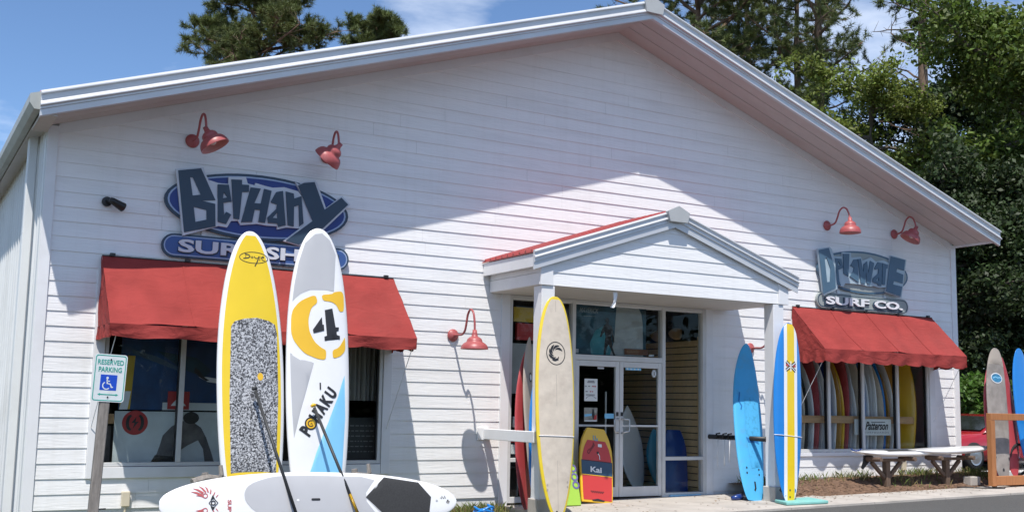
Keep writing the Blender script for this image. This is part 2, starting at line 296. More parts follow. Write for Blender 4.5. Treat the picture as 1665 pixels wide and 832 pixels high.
D = {"beth_plates":[[[1.488,4.257],[1.83,4.318],[1.853,4.249],[2.035,3.923],[2.057,3.579],[1.618,3.415]],[[1.913,4.163],[2.028,4.138],[2.163,4.142],[2.161,4.235],[2.385,4.262],[2.413,4.176],[2.507,4.164],[2.514,4.196],[2.65,4.172],[2.746,4.16],[2.906,4.185],[3.095,4.152],[3.181,4.066],[3.317,3.79],[3.141,3.653],[2.962,3.651],[2.835,3.612],[2.83,3.654],[2.698,3.649],[2.563,3.659],[2.346,3.622],[2.313,3.673],[2.221,3.664],[2.172,3.574],[2.042,3.585]],[[3.052,4.268],[3.102,4.245],[3.179,4.291],[3.327,4.325],[3.354,4.295],[3.493,3.965],[3.718,4.158],[3.839,4.048],[3.488,3.679],[3.152,3.42],[2.919,3.465],[3.3,3.789],[3.182,4.05]]],"beth_letters":[[[[1.515,4.237],[1.798,4.298],[2.002,3.907],[1.826,3.883],[2.001,3.86],[2.019,3.571],[1.631,3.457]],[[[1.666,4.167],[1.7,4.168],[1.811,3.958],[1.711,3.936]],[[1.731,3.793],[1.893,3.768],[1.902,3.646],[1.763,3.603]]]],[[[2.021,4.117],[2.163,4.129],[2.211,3.914],[2.106,3.887],[2.122,3.727],[2.149,3.773],[2.213,3.744],[2.154,3.615],[2.043,3.634]],[[[2.105,4.026],[2.154,3.962],[2.096,3.945]]]],[[[2.196,4.203],[2.332,4.213],[2.335,4.151],[2.428,4.157],[2.428,4.068],[2.34,4.053],[2.322,3.693],[2.249,3.694]],[]],[[[2.453,4.129],[2.584,4.125],[2.51,3.927],[2.596,3.928],[2.63,4.129],[2.731,4.114],[2.663,3.681],[2.576,3.685],[2.592,3.846],[2.517,3.841],[2.491,3.675],[2.348,3.657]],[]],[[[2.729,3.971],[2.795,4.105],[2.885,4.131],[2.943,3.677],[2.844,3.644],[2.83,3.69],[2.703,3.685],[2.692,3.755],[2.805,3.88],[2.814,3.941],[2.738,3.956]],[[[2.823,3.839],[2.763,3.759],[2.824,3.757]]]],[[[2.923,4.128],[3.032,4.112],[3.043,4.046],[3.141,4.089],[3.185,3.725],[3.13,3.68],[3.109,3.965],[3.045,3.934],[3.052,3.672],[2.972,3.68]],[]],[[[3.086,4.227],[3.17,4.272],[3.314,4.299],[3.47,3.939],[3.704,4.13],[3.805,4.045],[3.46,3.688],[3.133,3.434],[2.953,3.473],[3.307,3.769]],[]]],"del_plates":[[[12.624,4.214],[12.912,4.271],[12.966,4.235],[13.09,3.926],[13.103,3.537],[12.751,3.394]],[[13.029,4.113],[13.228,4.13],[13.241,4.203],[13.454,4.213],[13.463,4.125],[13.701,4.161],[13.756,4.093],[13.965,4.175],[14.09,4.104],[14.289,4.145],[14.441,4.107],[14.425,3.982],[14.355,3.648],[14.179,3.627],[14.018,3.649],[13.902,3.632],[13.72,3.652],[13.54,3.655],[13.293,3.646],[13.247,3.579],[13.115,3.593]],[[14.481,4.252],[14.897,4.203],[14.739,3.484],[14.328,3.556]]],"del_letters":[[[[12.636,4.191],[12.88,4.248],[13.015,3.917],[13.039,3.554],[12.731,3.422]],[[[12.774,4.057],[12.822,4.076],[12.915,3.878],[12.899,3.647],[12.827,3.633]]]],[[[13.034,4.078],[13.195,4.079],[13.235,3.919],[13.113,3.877],[13.134,3.672],[13.172,3.595],[13.084,3.612]],[[[13.117,4.037],[13.17,3.962],[13.103,3.956]]]],[[[13.242,4.176],[13.398,4.189],[13.365,3.776],[13.248,3.816]],[]],[[[13.426,3.974],[13.508,4.093],[13.599,4.109],[13.621,3.683],[13.509,3.731],[13.399,3.779],[13.491,3.874],[13.511,3.948]],[]],[[[13.615,4.11],[13.69,4.125],[13.744,3.878],[13.767,4.034],[13.848,4.089],[13.876,3.872],[13.929,4.104],[14.032,4.071],[13.916,3.671],[13.836,3.682],[13.813,3.883],[13.779,3.67],[13.677,3.679]],[]],[[[14.041,3.982],[14.125,4.095],[14.242,4.088],[14.204,3.659],[14.123,3.662],[14.113,3.694],[13.986,3.717],[13.989,3.791],[14.13,3.883],[14.145,3.974],[14.051,3.95]],[[[14.139,3.81],[14.068,3.756],[14.13,3.744]]]],[[[14.253,4.089],[14.393,4.068],[14.379,4.0],[14.344,3.989],[14.299,3.69],[14.229,3.694]],[]],[[[14.469,4.231],[14.854,4.193],[14.813,3.993],[14.628,4.02],[14.607,3.952],[14.791,3.916],[14.766,3.748],[14.537,3.782],[14.511,3.714],[14.755,3.69],[14.7,3.504],[14.325,3.569]],[]]],"yel_pad":[[-0.243,2.377],[-0.201,2.441],[-0.085,2.475],[0.061,2.49],[0.208,2.458],[0.284,2.415],[0.308,2.314],[0.31,1.565],[0.268,0.678],[-0.257,0.692],[-0.266,1.561]],"yel_logo":[[0.033,3.218],[-0.138,3.217],[0.207,3.219],[0.034,3.298],[0.07,3.133],[0.094,1.791]],"c4_grey":[[-0.342,2.711],[-0.332,2.924],[-0.279,3.206],[-0.182,3.454],[-0.05,3.581],[0.039,3.6],[0.15,3.521],[0.238,3.342],[0.19,2.869],[0.058,2.881],[-0.117,2.867],[-0.246,2.803]],"c4_C":[[[-0.348,2.585],[-0.246,2.719],[-0.052,2.814],[-0.02,2.714],[-0.106,2.644],[-0.143,2.494],[-0.128,2.348],[-0.064,2.226],[0.022,2.158],[0.087,2.13],[0.079,2.009],[-0.032,2.02],[-0.203,2.084],[-0.351,2.273]],[[0.024,2.814],[0.167,2.835],[0.19,2.863],[0.323,2.887],[0.327,2.632],[0.265,2.617],[0.222,2.7],[0.156,2.738],[0.046,2.74]],[[0.163,2.134],[0.25,2.17],[0.313,2.268],[0.335,2.316],[0.342,2.143],[0.271,2.066],[0.173,2.03]]],"c4_4":[[[0.067,2.625],[0.166,2.653],[0.208,2.421],[0.252,2.424],[0.248,2.381],[0.219,2.369],[0.225,2.327],[0.263,2.318],[0.267,2.276],[0.065,2.244],[0.061,2.296],[0.094,2.309]],[[0.03,2.537],[0.038,2.442],[0.056,2.443],[0.06,2.37],[-0.075,2.33],[-0.085,2.372]]],"c4_grey2":[[-0.358,2.08],[-0.072,1.967],[-0.309,1.069],[-0.33,1.354],[-0.349,1.767]],"c4_blue":[[0.326,1.835],[0.33,1.327],[0.315,0.697],[-0.16,0.699]],"sup_grey":[[-0.055,0.894],[0.026,0.909],[0.117,0.988],[0.21,1.134],[0.246,1.475],[0.264,2.498],[-0.009,2.275],[-0.246,2.47],[-0.26,1.481],[-0.243,1.221],[-0.181,1.009],[-0.126,0.925]],"sup_pad":[[-0.237,2.553],[-0.185,2.991],[0.001,3.144],[0.177,3.114],[0.241,3.074],[0.222,2.558],[-0.005,2.309]]}
# ------------------------------------------------------------------ ground
def sheet(name, x0, x1, y0, y1, off, m, nx=1, ny=1, rough=0.0, bow=None):
    vs, fs = [], []
    for j in range(ny+1):
        for i in range(nx+1):
            x = x0+(x1-x0)*i/nx; y = y0+(y1-y0)*j/ny
            e = (i in (0, nx) or j in (0, ny))
            z = g(x)+off+(0 if e else random.uniform(-rough, rough)) + (bow(x, y) if bow else 0)
            vs.append((x, y, z))
    for j in range(ny):
        for i in range(nx):
            a = j*(nx+1)+i; fs.append((a, a+1, a+nx+2, a+nx+1))
    q = MB(); q.add(vs, fs); o = q.build(name, m, smooth=rough > 0, fix=False); tag(o, kind='structure'); return o
sheet('ground', -900, 900, -900, 900, -0.12, FOREST)
sheet('parking_lot', -60, 60, -60, -2.2, -0.03, ASPH, 12, 8)
sheet('side_lot', 16.9, 40, -2.2, 8, -0.06, ASPH)
b = MB()                                                # pavement slab with a kerb edge, joints every 1.5 m
xs = [6.32, 8.1, 9.9, 11.6, 13.2, 14.8, 16.4, 18.0]
for i in range(len(xs)-1):
    x0, x1 = xs[i]+0.006, xs[i+1]-0.006
    yb = -1.12 if x0 > 10.2 else 0.35
    b.add([(x0,-2.2,g(x0)-0.2),(x1,-2.2,g(x1)-0.2),(x1,yb,g(x1)-0.2),(x0,yb,g(x0)-0.2),(x0,-2.2,g(x0)),(x1,-2.2,g(x1)),(x1,yb,g(x1)),(x0,yb,g(x0))],
          [(3,2,1,0),(4,5,6,7),(0,1,5,4),(1,2,6,5),(2,3,7,6),(3,0,4,7)])
b.box(9.906, 10.6, -1.126, 0.3, -0.2, g(10.25)-0.004)
pav = b.build('pavement', CONC); tag(pav, kind='structure')
def bedz(x, y):
    t = min(1, max(0, (y+1.12)/0.9)); return -0.012 + 0.175*t*t*(3-2*t)
sheet('planting_bed', 10.62, 16.85, -1.12, 0.0, 0.0, SOIL, 90, 18, 0.018, bow=bedz)
sheet('lawn', -30, 6.30, -1.9, 0.02, -0.05, LAWN, 60, 8, 0.015)
sheet('lawn', -30, 6.30, -2.2, -1.9, -0.05, LAWN, 10, 1)
def blades(name, m, spots, hmin, hmax):
    b = MB()
    for x, y, z in spots:
        h = random.uniform(hmin, hmax); a = random.uniform(0, 6.28); w = 0.006; lx, ly = random.gauss(0, .35)*h, random.gauss(0, .35)*h
        dx, dy = math.cos(a)*w, math.sin(a)*w
        b.add([(x-dx, y-dy, z), (x+dx, y+dy, z), (x+dx*.6+lx*.4, y+dy*.6+ly*.4, z+h*.6), (x+lx, y+ly, z+h)], [(0,1,2),(0,2,3)])
    o = b.build(name, m, fix=False); tag(o, kind='stuff'); return o
def tuft_spots(cx, cy, r, n):
    return [(cx+random.gauss(0, r), min(-0.03, cy+random.gauss(0, r*.5)), 0) for _ in range(n)]
sp, sd_ = [], []
for cx, cy, r, n in ((5.75,-.3,.28,520),(6.05,-.22,.14,200),(5.2,-.35,.3,200),(4.6,-.3,.4,200)): (sp if random.random() < .8 else sd_).extend(tuft_spots(cx, cy, r, n))
sp = [(x, y, g(x)-0.05) for x, y, z in sp]
bed = []
for cx, cy, r, n in ((12.2,-.2,.35,110),(13.3,-.15,.3,170),(15.0,-.15,.25,200),(15.3,-.25,.2,90),(16.2,-.4,.25,200),(11.2,-.25,.25,200),(14.2,-.6,.4,110),(16.5,-.6,.2,160)): bed += tuft_spots(cx, cy, r, n)
bed = [(min(16.8, max(10.7, x)), max(-1.05, y), 0) for x, y, z in bed]; bed = [(x, y, g(x)+bedz(x, y)-.005) for x, y, z in bed]
blades('grass', GRASS, sp[::2]+bed[::3]+bed[1::3], 0.05, 0.17)
blades('dry_grass', DRYGRASS, sp[1::2]+bed[2::3], 0.04, 0.14)
b = MB()                                                # wood chips and leaf litter on the bed
for _ in range(2600):
    x = random.uniform(10.7, 16.8); y = random.uniform(-1.1, -.03); z = g(x)+bedz(x, y)+0.004; a = random.uniform(0, 6.28); l = random.uniform(.012, .035); w = l*.4
    ca, sa = math.cos(a), math.sin(a); b.add([(x+ca*l, y+sa*l, z+random.uniform(0,.012)), (x-sa*w, y+ca*w, z+.006), (x-ca*l, y-sa*l, z+random.uniform(0,.012)), (x+sa*w, y-ca*w, z+.002)], [(0,1,2,3)])
tag(b.build('bark_mulch', pm('bark chips', (0.17, 0.10, 0.06), 1, .3, 5, island=.6), fix=False), kind='stuff')

b = MB()                                                # blown leaves on the pavement
for _ in range(240):
    x = random.uniform(6.6, 16.6); y = -1.15-abs(random.gauss(0, .35)) if x > 10.4 else random.uniform(-2.1, -.1); y = max(-2.15, y); z = g(x)+0.004; a = random.uniform(0, 6.28); l = random.uniform(.012, .03); w = l*.45
    ca, sa = math.cos(a), math.sin(a); b.add([(x+ca*l, y+sa*l, z+random.uniform(0,.012)), (x-sa*w, y+ca*w, z+.006), (x-ca*l, y-sa*l, z+random.uniform(0,.01)), (x+sa*w, y-ca*w, z)], [(0,1,2,3)])
tag(b.build('leaf_litter', pm('dry leaves', (0.20, 0.12, 0.06), 1, .3, 5, island=.6), fix=False), kind='stuff')

# ------------------------------------------------------------------ the shop building
XR, XM, WX = 8.347, 8.347, 16.38
ZE, ZP = 4.62, 7.371
ml, mr_ = (ZP-ZE)/XM, (ZP-ZE)/(16.34-XM)
def zs(x): return ZE+ml*x if x <= XM else ZP-mr_*(x-XM)
shop = empty('surf_shop', (0, 0, 0))
tag(shop, 'large white clapboard surf shop with a low gable roof and a central entrance', 'building')
DEPTH = 26.0
OPEN = [(0.66, 4.575, 0.416, 2.936), (6.30, 10.30, -0.4, 2.936), (12.06, 15.70, 0.596, 2.936)]
# structural wall behind the boards (front wall with its three openings, back and right walls)
b = MB()
cur = 0.02
for x0, x1, z0, z1 in OPEN:
    b.extr([(cur, 0.004, -.4), (x0, 0.004, -.4), (x0, 0.004, zs(x0)+.1), (cur, 0.004, zs(cur)+.1)], (0, .14, 0))
    if z0 > -.3: b.extr([(x0, 0.004, -.4), (x1, 0.004, -.4), (x1, 0.004, z0), (x0, 0.004, z0)], (0, .14, 0))
    top = [(x0, 0.004, z1), (x1, 0.004, z1), (x1, 0.004, zs(x1)+.1)] + ([(XM, 0.004, ZP+.1)] if x0 < XM < x1 else []) + [(x0, 0.004, zs(x0)+.1)]
    b.extr(top, (0, .14, 0)); cur = x1
b.extr([(cur, 0.004, -.4), (WX-.02, 0.004, -.4), (WX-.02, 0.004, zs(16.3)+.1), (cur, 0.004, zs(cur)+.1)], (0, .14, 0))
b.box(WX-.16, WX-.02, .15, DEPTH, -.4, ZE+.1); b.box(0.02, WX-.02, DEPTH-.1, DEPTH, -.4, ZE+.2); b.box(.02, .14, .15, DEPTH, -.4, ZE+.1)
b.build('wall', TRIM, shop)
# clapboards: every course cut into lengths, clipped under the gable and at the openings
def xl(z): return 0.10 if z <= ZE+.03 else max(0.10, (z-ZE)/ml)
def xr(z): return 16.26 if z <= ZE-.03 else min(16.26, XM+(ZP-z)/mr_)
nb = 0
for k in range(-24, 18):
    zb = 3.116-0.18*k; zt = zb+0.18
    zc = zb + 0.09
    if zb > ZP-.12: continue
    segs = [(xl(zc), xr(zc))]
    for x0, x1, z0, z1 in OPEN:
        if zt > z0+.01 and zb < z1-.01:
            segs = [s_ for a, c in segs for s_ in ((a, min(c, x0)), (max(a, x1), c)) if s_[1]-s_[0] > .03]
    for a, c in segs:
        cuts = [a]; x = a + random.choice((1.2, 2.4, 3.6)) + random.uniform(-.1, .1)
        while x < c-.5: cuts.append(x); x += 3.66
        cuts.append(c)
        for i in range(len(cuts)-1):
            xa, xb = cuts[i]+(0.0012 if i else 0), cuts[i+1]-0.0012; dz = random.uniform(-.0012, .0012); dy = random.uniform(0, .0016)
            ta = (xl(zt-.004) if (i == 0 and a == xl(zc)) else xa); tb = (xr(zt-.004) if (i == len(cuts)-2 and c == xr(zc)) else xb)
            ba = (xl(zb) if (i == 0 and a == xl(zc)) else xa); bb = (xr(zb) if (i == len(cuts)-2 and c == xr(zc)) else xb)
            if tb-ta < .02: tb = ta+.02
            q = MB(); z0, z1 = zb+dz, zt+.012
            q.add([(ba,-.015-dy,z0),(bb,-.015-dy,z0),(tb,-.0045-dy*.5,z1),(ta,-.0045-dy*.5,z1),(ba,-.007-dy,z0),(bb,-.007-dy,z0),(tb,.003,z1),(ta,.003,z1)],
                  [(0,1,2,3),(7,6,5,4),(0,4,5,1),(1,5,6,2),(2,6,7,3),(3,7,4,0)])
            q.build('siding_board', SIDING, shop, fix=False); nb += 1
# trim boards
def trim(x0, x1, z0, z1, y0=-.034, y1=-.002, name='trim_board'):
    return bevel(MB().box(x0, x1, y0, y1, z0, z1).build(name, TRIM, shop), .003)
trim(-.02, .10, -.35, zs(0.05)-.012, -.036, .0, 'corner_board'); trim(16.26, 16.40, -.2, zs(16.36)-.004, -.036, 0, 'corner_board')
for xa, xb in ((.10, XM), (XM, 16.26)):
    q = MB(); q.extr([(xa,-.030,zs(xa)-.13),(xb,-.030,zs(xb)-.13),(xb,-.030,zs(xb)+.02),(xa,-.030,zs(xa)+.02)], (0,.026,0)); q.build('frieze_board', TRIM, shop)
# ---- roof
RY0, RY1 = -.93, DEPTH+.4
XL_, XR_ = -.22, 16.50
zl, zrr = ZE+ml*XL_, ZP-mr_*(XR_-XM)
def slope_panels(x_e, z_e, x_r, z_r, n, name):
    for i in range(n):
        y0 = RY0+.05+(RY1-RY0-.05)*i/n; y1 = RY0+.05+(RY1-RY0-.05)*(i+1)/n-.012
        d = Vector((x_r-x_e, 0, z_r-z_e)); nrm = Vector((-(z_r-z_e), 0, x_r-x_e)).normalized();
        if nrm.z < 0: nrm = -nrm
        q = MB(); a, c = Vector((x_e, 0, z_e)), Vector((x_r, 0, z_r))
        q.add([(a.x,y0,a.z),(c.x,y0,c.z),(c.x,y1,c.z),(a.x,y1,a.z),(a.x+nrm.x*.012,y0,a.z+nrm.z*.012),(c.x,y0,c.z+.013),(c.x,y1,c.z+.013),(a.x+nrm.x*.012,y1,a.z+nrm.z*.012)],
              [(3,2,1,0),(4,5,6,7),(0,1,5,4),(1,2,6,5),(2,3,7,6),(3,0,4,7)])
        for s_ in (0.0, .33, .66):
            yy = y0+(y1-y0)*s_+.03
            q.add([(a.x,yy,a.z+.012),(c.x,yy,c.z+.012),(c.x,yy+.05,c.z+.012),(a.x,yy+.05,a.z+.012),(a.x,yy+.015,a.z+.045),(c.x,yy+.015,c.z+.045),(c.x,yy+.035,c.z+.045),(a.x,yy+.035,a.z+.045)],
                  [(4,5,6,7),(0,1,5,4),(1,2,6,5),(2,3,7,6),(3,0,4,7)])
        q.build('roof_panel', REDROOF, shop)
slope_panels(XL_, zl+.225, XM, ZP+.225, 28, 'roof'); slope_panels(XR_, zrr+.225, XM, ZP+.225, 28, 'roof')
b = MB()                                                # roof deck: closes the attic
for xe, ze in ((XL_+.03, zl), (XR_-.03, zrr)): b.extr([(xe, -.86, ze+.14), (XM, -.86, ZP+.14), (XM, -.86, ZP+.215), (xe, -.86, ze+.215)], (0, DEPTH+1.1, 0))
b.build('roof_deck', SOFFIT, shop)
# soffit strips under the front overhang, three per slope
for xe, ze, xw in ((-.03, zs(-.03) if False else ZE+ml*-.03, XM), (16.40, ZP-mr_*(16.40-XM), XM)):
    for i in range(3):
        y0 = -.90+.292*i; y1 = y0+.279
        q = MB(); q.extr([(xe, y0, ze), (xw, y0, ZP), (xw, y0, ZP+.02), (xe, y0, ze+.02)], (0, y1-y0, 0)); q.build('soffit_panel', SOFFIT, shop)
    q = MB(); q.extr([(xe, -.90, ze+.021), (xw, -.90, ZP+.021), (xw, -.90, ZP+.03), (xe, -.90, ze+.03)], (0, .88, 0)); q.build('soffit_backing', SOFFIT, shop)
# stepped metal rake trim with its peak cap
RAKE = [(-.90,.245),(-.955,.245),(-.992,.212),(-.992,.200),(-.958,.186),(-.958,.122),(-.996,.078),(-.996,.066),(-.962,.052),(-.962,.030),(-.948,.022),(-.948,-.048),(-.93,-.056),(-.90,-.056)]
def rake(xa, za, xb, zb, prof, parent, m, name='rake_trim', oy=0.0, sc=1.0):
    q = MB(); n = len(prof)
    for x, z in ((xa, za), (xb, zb)): q.v += [(x, oy+y*1.0, z+dz*sc) for y, dz in prof]
    q.f = [(i, (i+1)%n, n+(i+1)%n, n+i) for i in range(n)] + [tuple(range(n)), tuple(reversed(range(n, 2*n)))]
    return q.build(name, m, parent)
rake(XL_, zl, XM, ZP, RAKE, shop, GALV); rake(XR_, zrr, XM, ZP, RAKE, shop, GALV)
cap = plate('peak_cap', [[(XM-.185, ZP+.185), (XM, ZP+.268), (XM+.185, ZP+.183), (XM+.155, ZP+.02), (XM-.155, ZP+.02)]], -1.012, .06, pm('grey peak cap metal', (.42,.43,.43), .45, .05), shop); bevel(cap, .01)
# return board closing the soffit at the left corner, eave trim at the right end
MB().box(-.20, -.03, -.90, -.03, zl-.02, zl+.04).build('eave_return', SOFFIT, shop)
MB().box(16.385, 16.41, -.90, -.01, zs(16.4)-.035, zs(16.4)+.02).build('eave_trim', TRIM, shop)
for i in range(0): q.box(16.37, 16.384, -.84+i*.27, -.64+i*.27, zs(16.4)+.022, zs(16.4)+.05)
# ---- left side: gutter, fascia, ribbed metal wall, downspout
GUT = pm('weathered gutter metal', (.40, .42, .40), .5, .08, 2, dirt=(.25, .25, .22))
q = MB(); q.extr([(-.21, -.93, zl+.24), (-.33, -.93, zl+.20), (-.33, -.93, zl+.10), (-.28, -.93, zl+.03), (-.21, -.93, zl+.03)], (0, DEPTH+1.2, 0)); q.build('gutter', GUT, shop)
q = MB(); q.extr([(-.20, -.84, zl+.02), (-.02, -.84, zl+.06), (-.02, -.84, zl+.08), (-.20, -.84, zl+.04)], (0, DEPTH+1.0, 0)); q.build('side_soffit', SOFFIT, shop)
for i in range(24):                                     # ribbed panels, each a sheet with three ribs
    y0 = .16+i*.92; q = MB(); q.box(-.006, .012, y0, y0+.914, -.3, ZE+.02)
    for s_ in (.10, .40, .71): q.extr([(-.005, y0+s_-.05, -.3), (-.036, y0+s_-.022, -.3), (-.036, y0+s_+.022, -.3), (-.005, y0+s_+.05, -.3)], (0, 0, ZE+.30))
    q.build('wall_panel', METALWALL, shop)
bevel(MB().box(-.03, -.008, .0, .155, -.3, ZE+.02).build('corner_flashing', METALWALL, shop), .004)
bevel(MB().box(-.16, -.05, .60, .74, -.2, ZE+.0).build('downspout', METALWALL, shop), .012)
# ---- windows
def glazed(x0, x1, z0, z1, mulls, trims, yf):
    """aluminium frame with mullions and one pane of glass per bay"""
    fr = MB(); t = .045
    for a, c in ((x0-t, x0), (x1, x1+t)): fr.box(a, c, yf, yf+.10, z0-t, z1+t)
    fr.box(x0, x1, yf+.001, yf+.10, z0-t, z0); fr.box(x0, x1, yf+.001, yf+.10, z1, z1+t)
    f = bevel(fr.build('window', ALU, shop), .003)
    ed = [x0]+[m for m in mulls]+[x1]
    for m in mulls: bevel(MB().box(m-.03, m+.03, yf-.004, yf+.09, z0+.001, z1-.001).build('mullion', ALU, f), .003)
    for m in list(mulls)+[x1]: MB().box(m-.046, m-.0305 if m != x1 else m-.0005, yf+.03, yf+.085, z0+.002, z1-.002).build('gasket', BLACK, f) if m != x1 else MB().box(m-.018, m-.0005, yf+.03, yf+.085, z0+.002, z1-.002).build('gasket', BLACK, f)
    for i in range(len(ed)-1):
        MB().box(ed[i]+(.03 if i else 0)+.001, ed[i+1]-(.047 if i < len(ed)-2 else .019), yf+.050, yf+.056, z0+.001, z1-.001).build('pane', GLASS, f)
    for (a, c, z, zz) in trims: trim(a, c, z, zz, -.040, .0, 'window_trim')
    return f
glazed(.84, 4.40, .60, 2.80, (1.735, 2.63, 3.52), [(.66, .79, .416, 2.936), (4.45, 4.575, .416, 2.936), (.795, 4.445, .416, .548), (.795, 4.445, 2.85, 2.936)], -.02)
glazed(12.20, 15.50, .715, 2.80, (12.95, 13.80, 14.70), [(12.06, 12.15, .596, 2.936), (15.55, 15.70, .596, 2.936), (12.155, 15.545, .596, .664), (12.155, 15.545, 2.85, 2.936)], -.02)
# ---- entrance: sidelights, transom and a pair of glazed doors
def stile(x0, x1, z0, z1, y0=-.03, y1=.09, par=None, name='entrance_frame'): return bevel(MB().box(x0, x1, y0, y1, z0, z1).build(name, ALU, par or shop), .003)
ent = stile(6.44, 6.49, -.03, 2.995)
for a in ((7.545, 7.605, -.03, 2.995), (9.262, 9.325, -.03, 2.995), (10.09, 10.16, -.03, 2.995)): stile(*a, par=ent, name='mullion')
for x0, x1 in ((6.49, 7.545), (7.605, 9.262), (9.325, 10.09)):
    stile(x0+.001, x1-.001, 2.945, 2.995, -.028, .088, ent, 'head_rail')
    if x0 != 7.605:
        stile(x0+.001, x1-.001, -.03, .05, -.028, .088, ent, 'sill_rail'); stile(x0+.001, x1-.001, .555, .61, -.028, .088, ent, 'mid_rail')
        for z0, z1 in ((.051, .554), (.611, 2.944)): MB().box(x0+.001, x1-.001, .03, .036, z0, z1).build('pane', GLASS, ent)
stile(7.606, 9.261, 2.085, 2.165, -.028, .088, ent, 'transom_bar')
MB().box(7.606, 9.261, .03, .036, 2.166, 2.944).build('pane', GLASS, ent)
MB().box(9.40, 10.02, -.06, -.031, -.025, .02).build('threshold', BSKY, ent)
def door(x0, x1, hx, s):
    o = bevel(MB().box(x0, x0+.07, -.02, .035, .01, 2.08).box(x1-.07, x1, -.02, .035, .01, 2.08).box(x0+.07, x1-.07, -.019, .034, .01, .16).box(x0+.07, x1-.07, -.019, .034, 1.995, 2.08).build('door', ALU, shop), .003)
    MB().box(x0+.071, x1-.071, .005, .011, .161, 1.994).build('pane', GLASS, o)
    bevel(MB().box(x0+.071, x1-.071, -.012, .03, 1.075, 1.105).build('push_bar', ALU, o), .003)
    q = MB(); q.tube([(hx,-.02,.98),(hx,-.07,.98),(hx+s*.02,-.09,1.0),(hx+s*.09,-.09,1.0),(hx+s*.10,-.09,1.03),(hx+s*.10,-.09,1.17),(hx+s*.09,-.09,1.19),(hx+s*.02,-.09,1.19),(hx,-.07,1.2),(hx,-.02,1.2)], .012, 8); q.build('handle', STEEL, o, True)
    MB().box(hx-.02, hx+.02, -.03, -.021, 1.24, 1.30).build('lock_plate', DKMETAL, o)
door(7.61, 8.43, 8.39, -1); door(8.437, 9.258, 8.475, 1)
for a in ((6.30, 6.44, -.2, 3.0), (10.16, 10.30, -.1, 3.0)): trim(*a, name='door_trim')
# ---- interior of the shop
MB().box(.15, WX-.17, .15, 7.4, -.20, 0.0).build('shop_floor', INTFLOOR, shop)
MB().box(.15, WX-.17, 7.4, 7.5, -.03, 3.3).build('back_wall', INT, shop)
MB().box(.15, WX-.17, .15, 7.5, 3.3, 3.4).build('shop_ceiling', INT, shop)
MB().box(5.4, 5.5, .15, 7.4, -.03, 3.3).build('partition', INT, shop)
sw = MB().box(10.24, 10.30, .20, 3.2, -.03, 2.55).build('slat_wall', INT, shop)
for i in range(23): bevel(MB().box(10.215, 10.239, .21, 2.6, -.01+i*.11, .085+i*.11).build('slat', SLAT, sw), .004)
bevel(MB().box(10.16, 10.30, .12, .20, -.02, 2.56).build('slat_wall_post', SLAT, sw), .004)
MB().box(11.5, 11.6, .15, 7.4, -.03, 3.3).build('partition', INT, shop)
# ---- entrance porch (part of the building)
PX0, PX1, PY, PXM = 6.10, 10.60, -1.45, 8.36
EZ, PZ, EX0, EX1 = 3.325, 4.125, 5.96, 10.76
pml, pmr = (PZ-EZ)/(PXM-EX0), (PZ-EZ)/(EX1-PXM)
def pz(x): return EZ+pml*(x-EX0) if x < PXM else PZ-pmr*(x-PXM)
def beam_box(b): return bevel(b, .004)
porch = bevel(MB().box(PX0+.02, PX1-.02, PY+.02, -.03, 3.0, 3.025).build('porch_ceiling', pm('porch ceiling paint', (.62,.58,.53), .6, .05, 2, dirt=(.45,.40,.36)), shop), .002)
b = MB(); b.extr([(PX0+.02, PY+.03, 3.03), (PX1-.02, PY+.03, 3.03), (PX1-.02, PY+.03, pz(PX1)-.02), (PXM, PY+.03, PZ-.03), (PX0+.02, PY+.03, pz(PX0)-.02)], (0, .06, 0)); b.build('gable_wall', TRIM, porch)
k = 0; zb = 3.005
while zb < PZ-.2:
    zt = zb+.18; f = lambda z, s_: max(PX0+.19, EX0+(z+.0-EZ)/pml) if s_ < 0 else min(PX1-.19, PXM+(PZ-z)/pmr)
    a0, a1, c0, c1 = f(zb, -1), f(zb, 1), f(zt, -1), f(zt, 1)
    if c1-c0 < .05: c0 = c1 = PXM; c0 -= .02; c1 += .02
    q = MB(); y0 = PY+.02
    q.add([(a0,y0-.014,zb),(a1,y0-.014,zb),(c1,y0-.0035,zt+.01),(c0,y0-.0035,zt+.01),(a0,y0-.004,zb),(a1,y0-.004,zb),(c1,y0+.008,zt+.01),(c0,y0+.008,zt+.01)],
          [(0,1,2,3),(7,6,5,4),(0,4,5,1),(1,5,6,2),(2,6,7,3),(3,7,4,0)]); q.build('siding_board', SIDING, porch, fix=False)
    zb = zt
for x0, x1 in ((PX0-.01, PX0+.188), (PX1-.188, PX1+.01)): beam_box(MB().box(x0, x1, PY-.012, PY+.02, 3.0, pz((x0+x1)/2)-.06).build('trim_board', TRIM, porch))
for xx, s_ in ((PX0, 1), (PX1, -1)):                    # side beams and eave fascias
    xa, xb = sorted((xx-.01*s_, xx+.06*s_)); beam_box(MB().box(xa, xb, PY+.022, -.03, 3.005, 3.17).build('side_beam', TRIM, porch)); beam_box(MB().box(xa+.004*(s_ > 0), xb-.004*(s_ < 0), PY+.022, -.03, 3.174, 3.33).build('side_beam', TRIM, porch))
    ex = EX0+.015 if s_ > 0 else EX1-.015; xa, xb = sorted((ex, ex+.03*s_)); beam_box(MB().box(xa, xb, -1.50, -.03, 3.235, 3.39).build('eave_fascia', TRIM, porch))
    xa, xb = sorted((ex+.031*s_, xx-.011*s_)); MB().box(xa, xb, -1.49, -.03, 3.25, 3.265).build('eave_soffit', TRIM, porch)
PR = [(-.03,.135),(-.062,.135),(-.090,.112),(-.090,.104),(-.066,.094),(-.066,.062),(-.094,.034),(-.094,.026),(-.070,.016),(-.070,-.03),(-.052,-.036),(-.052,-.13),(-.03,-.13)]
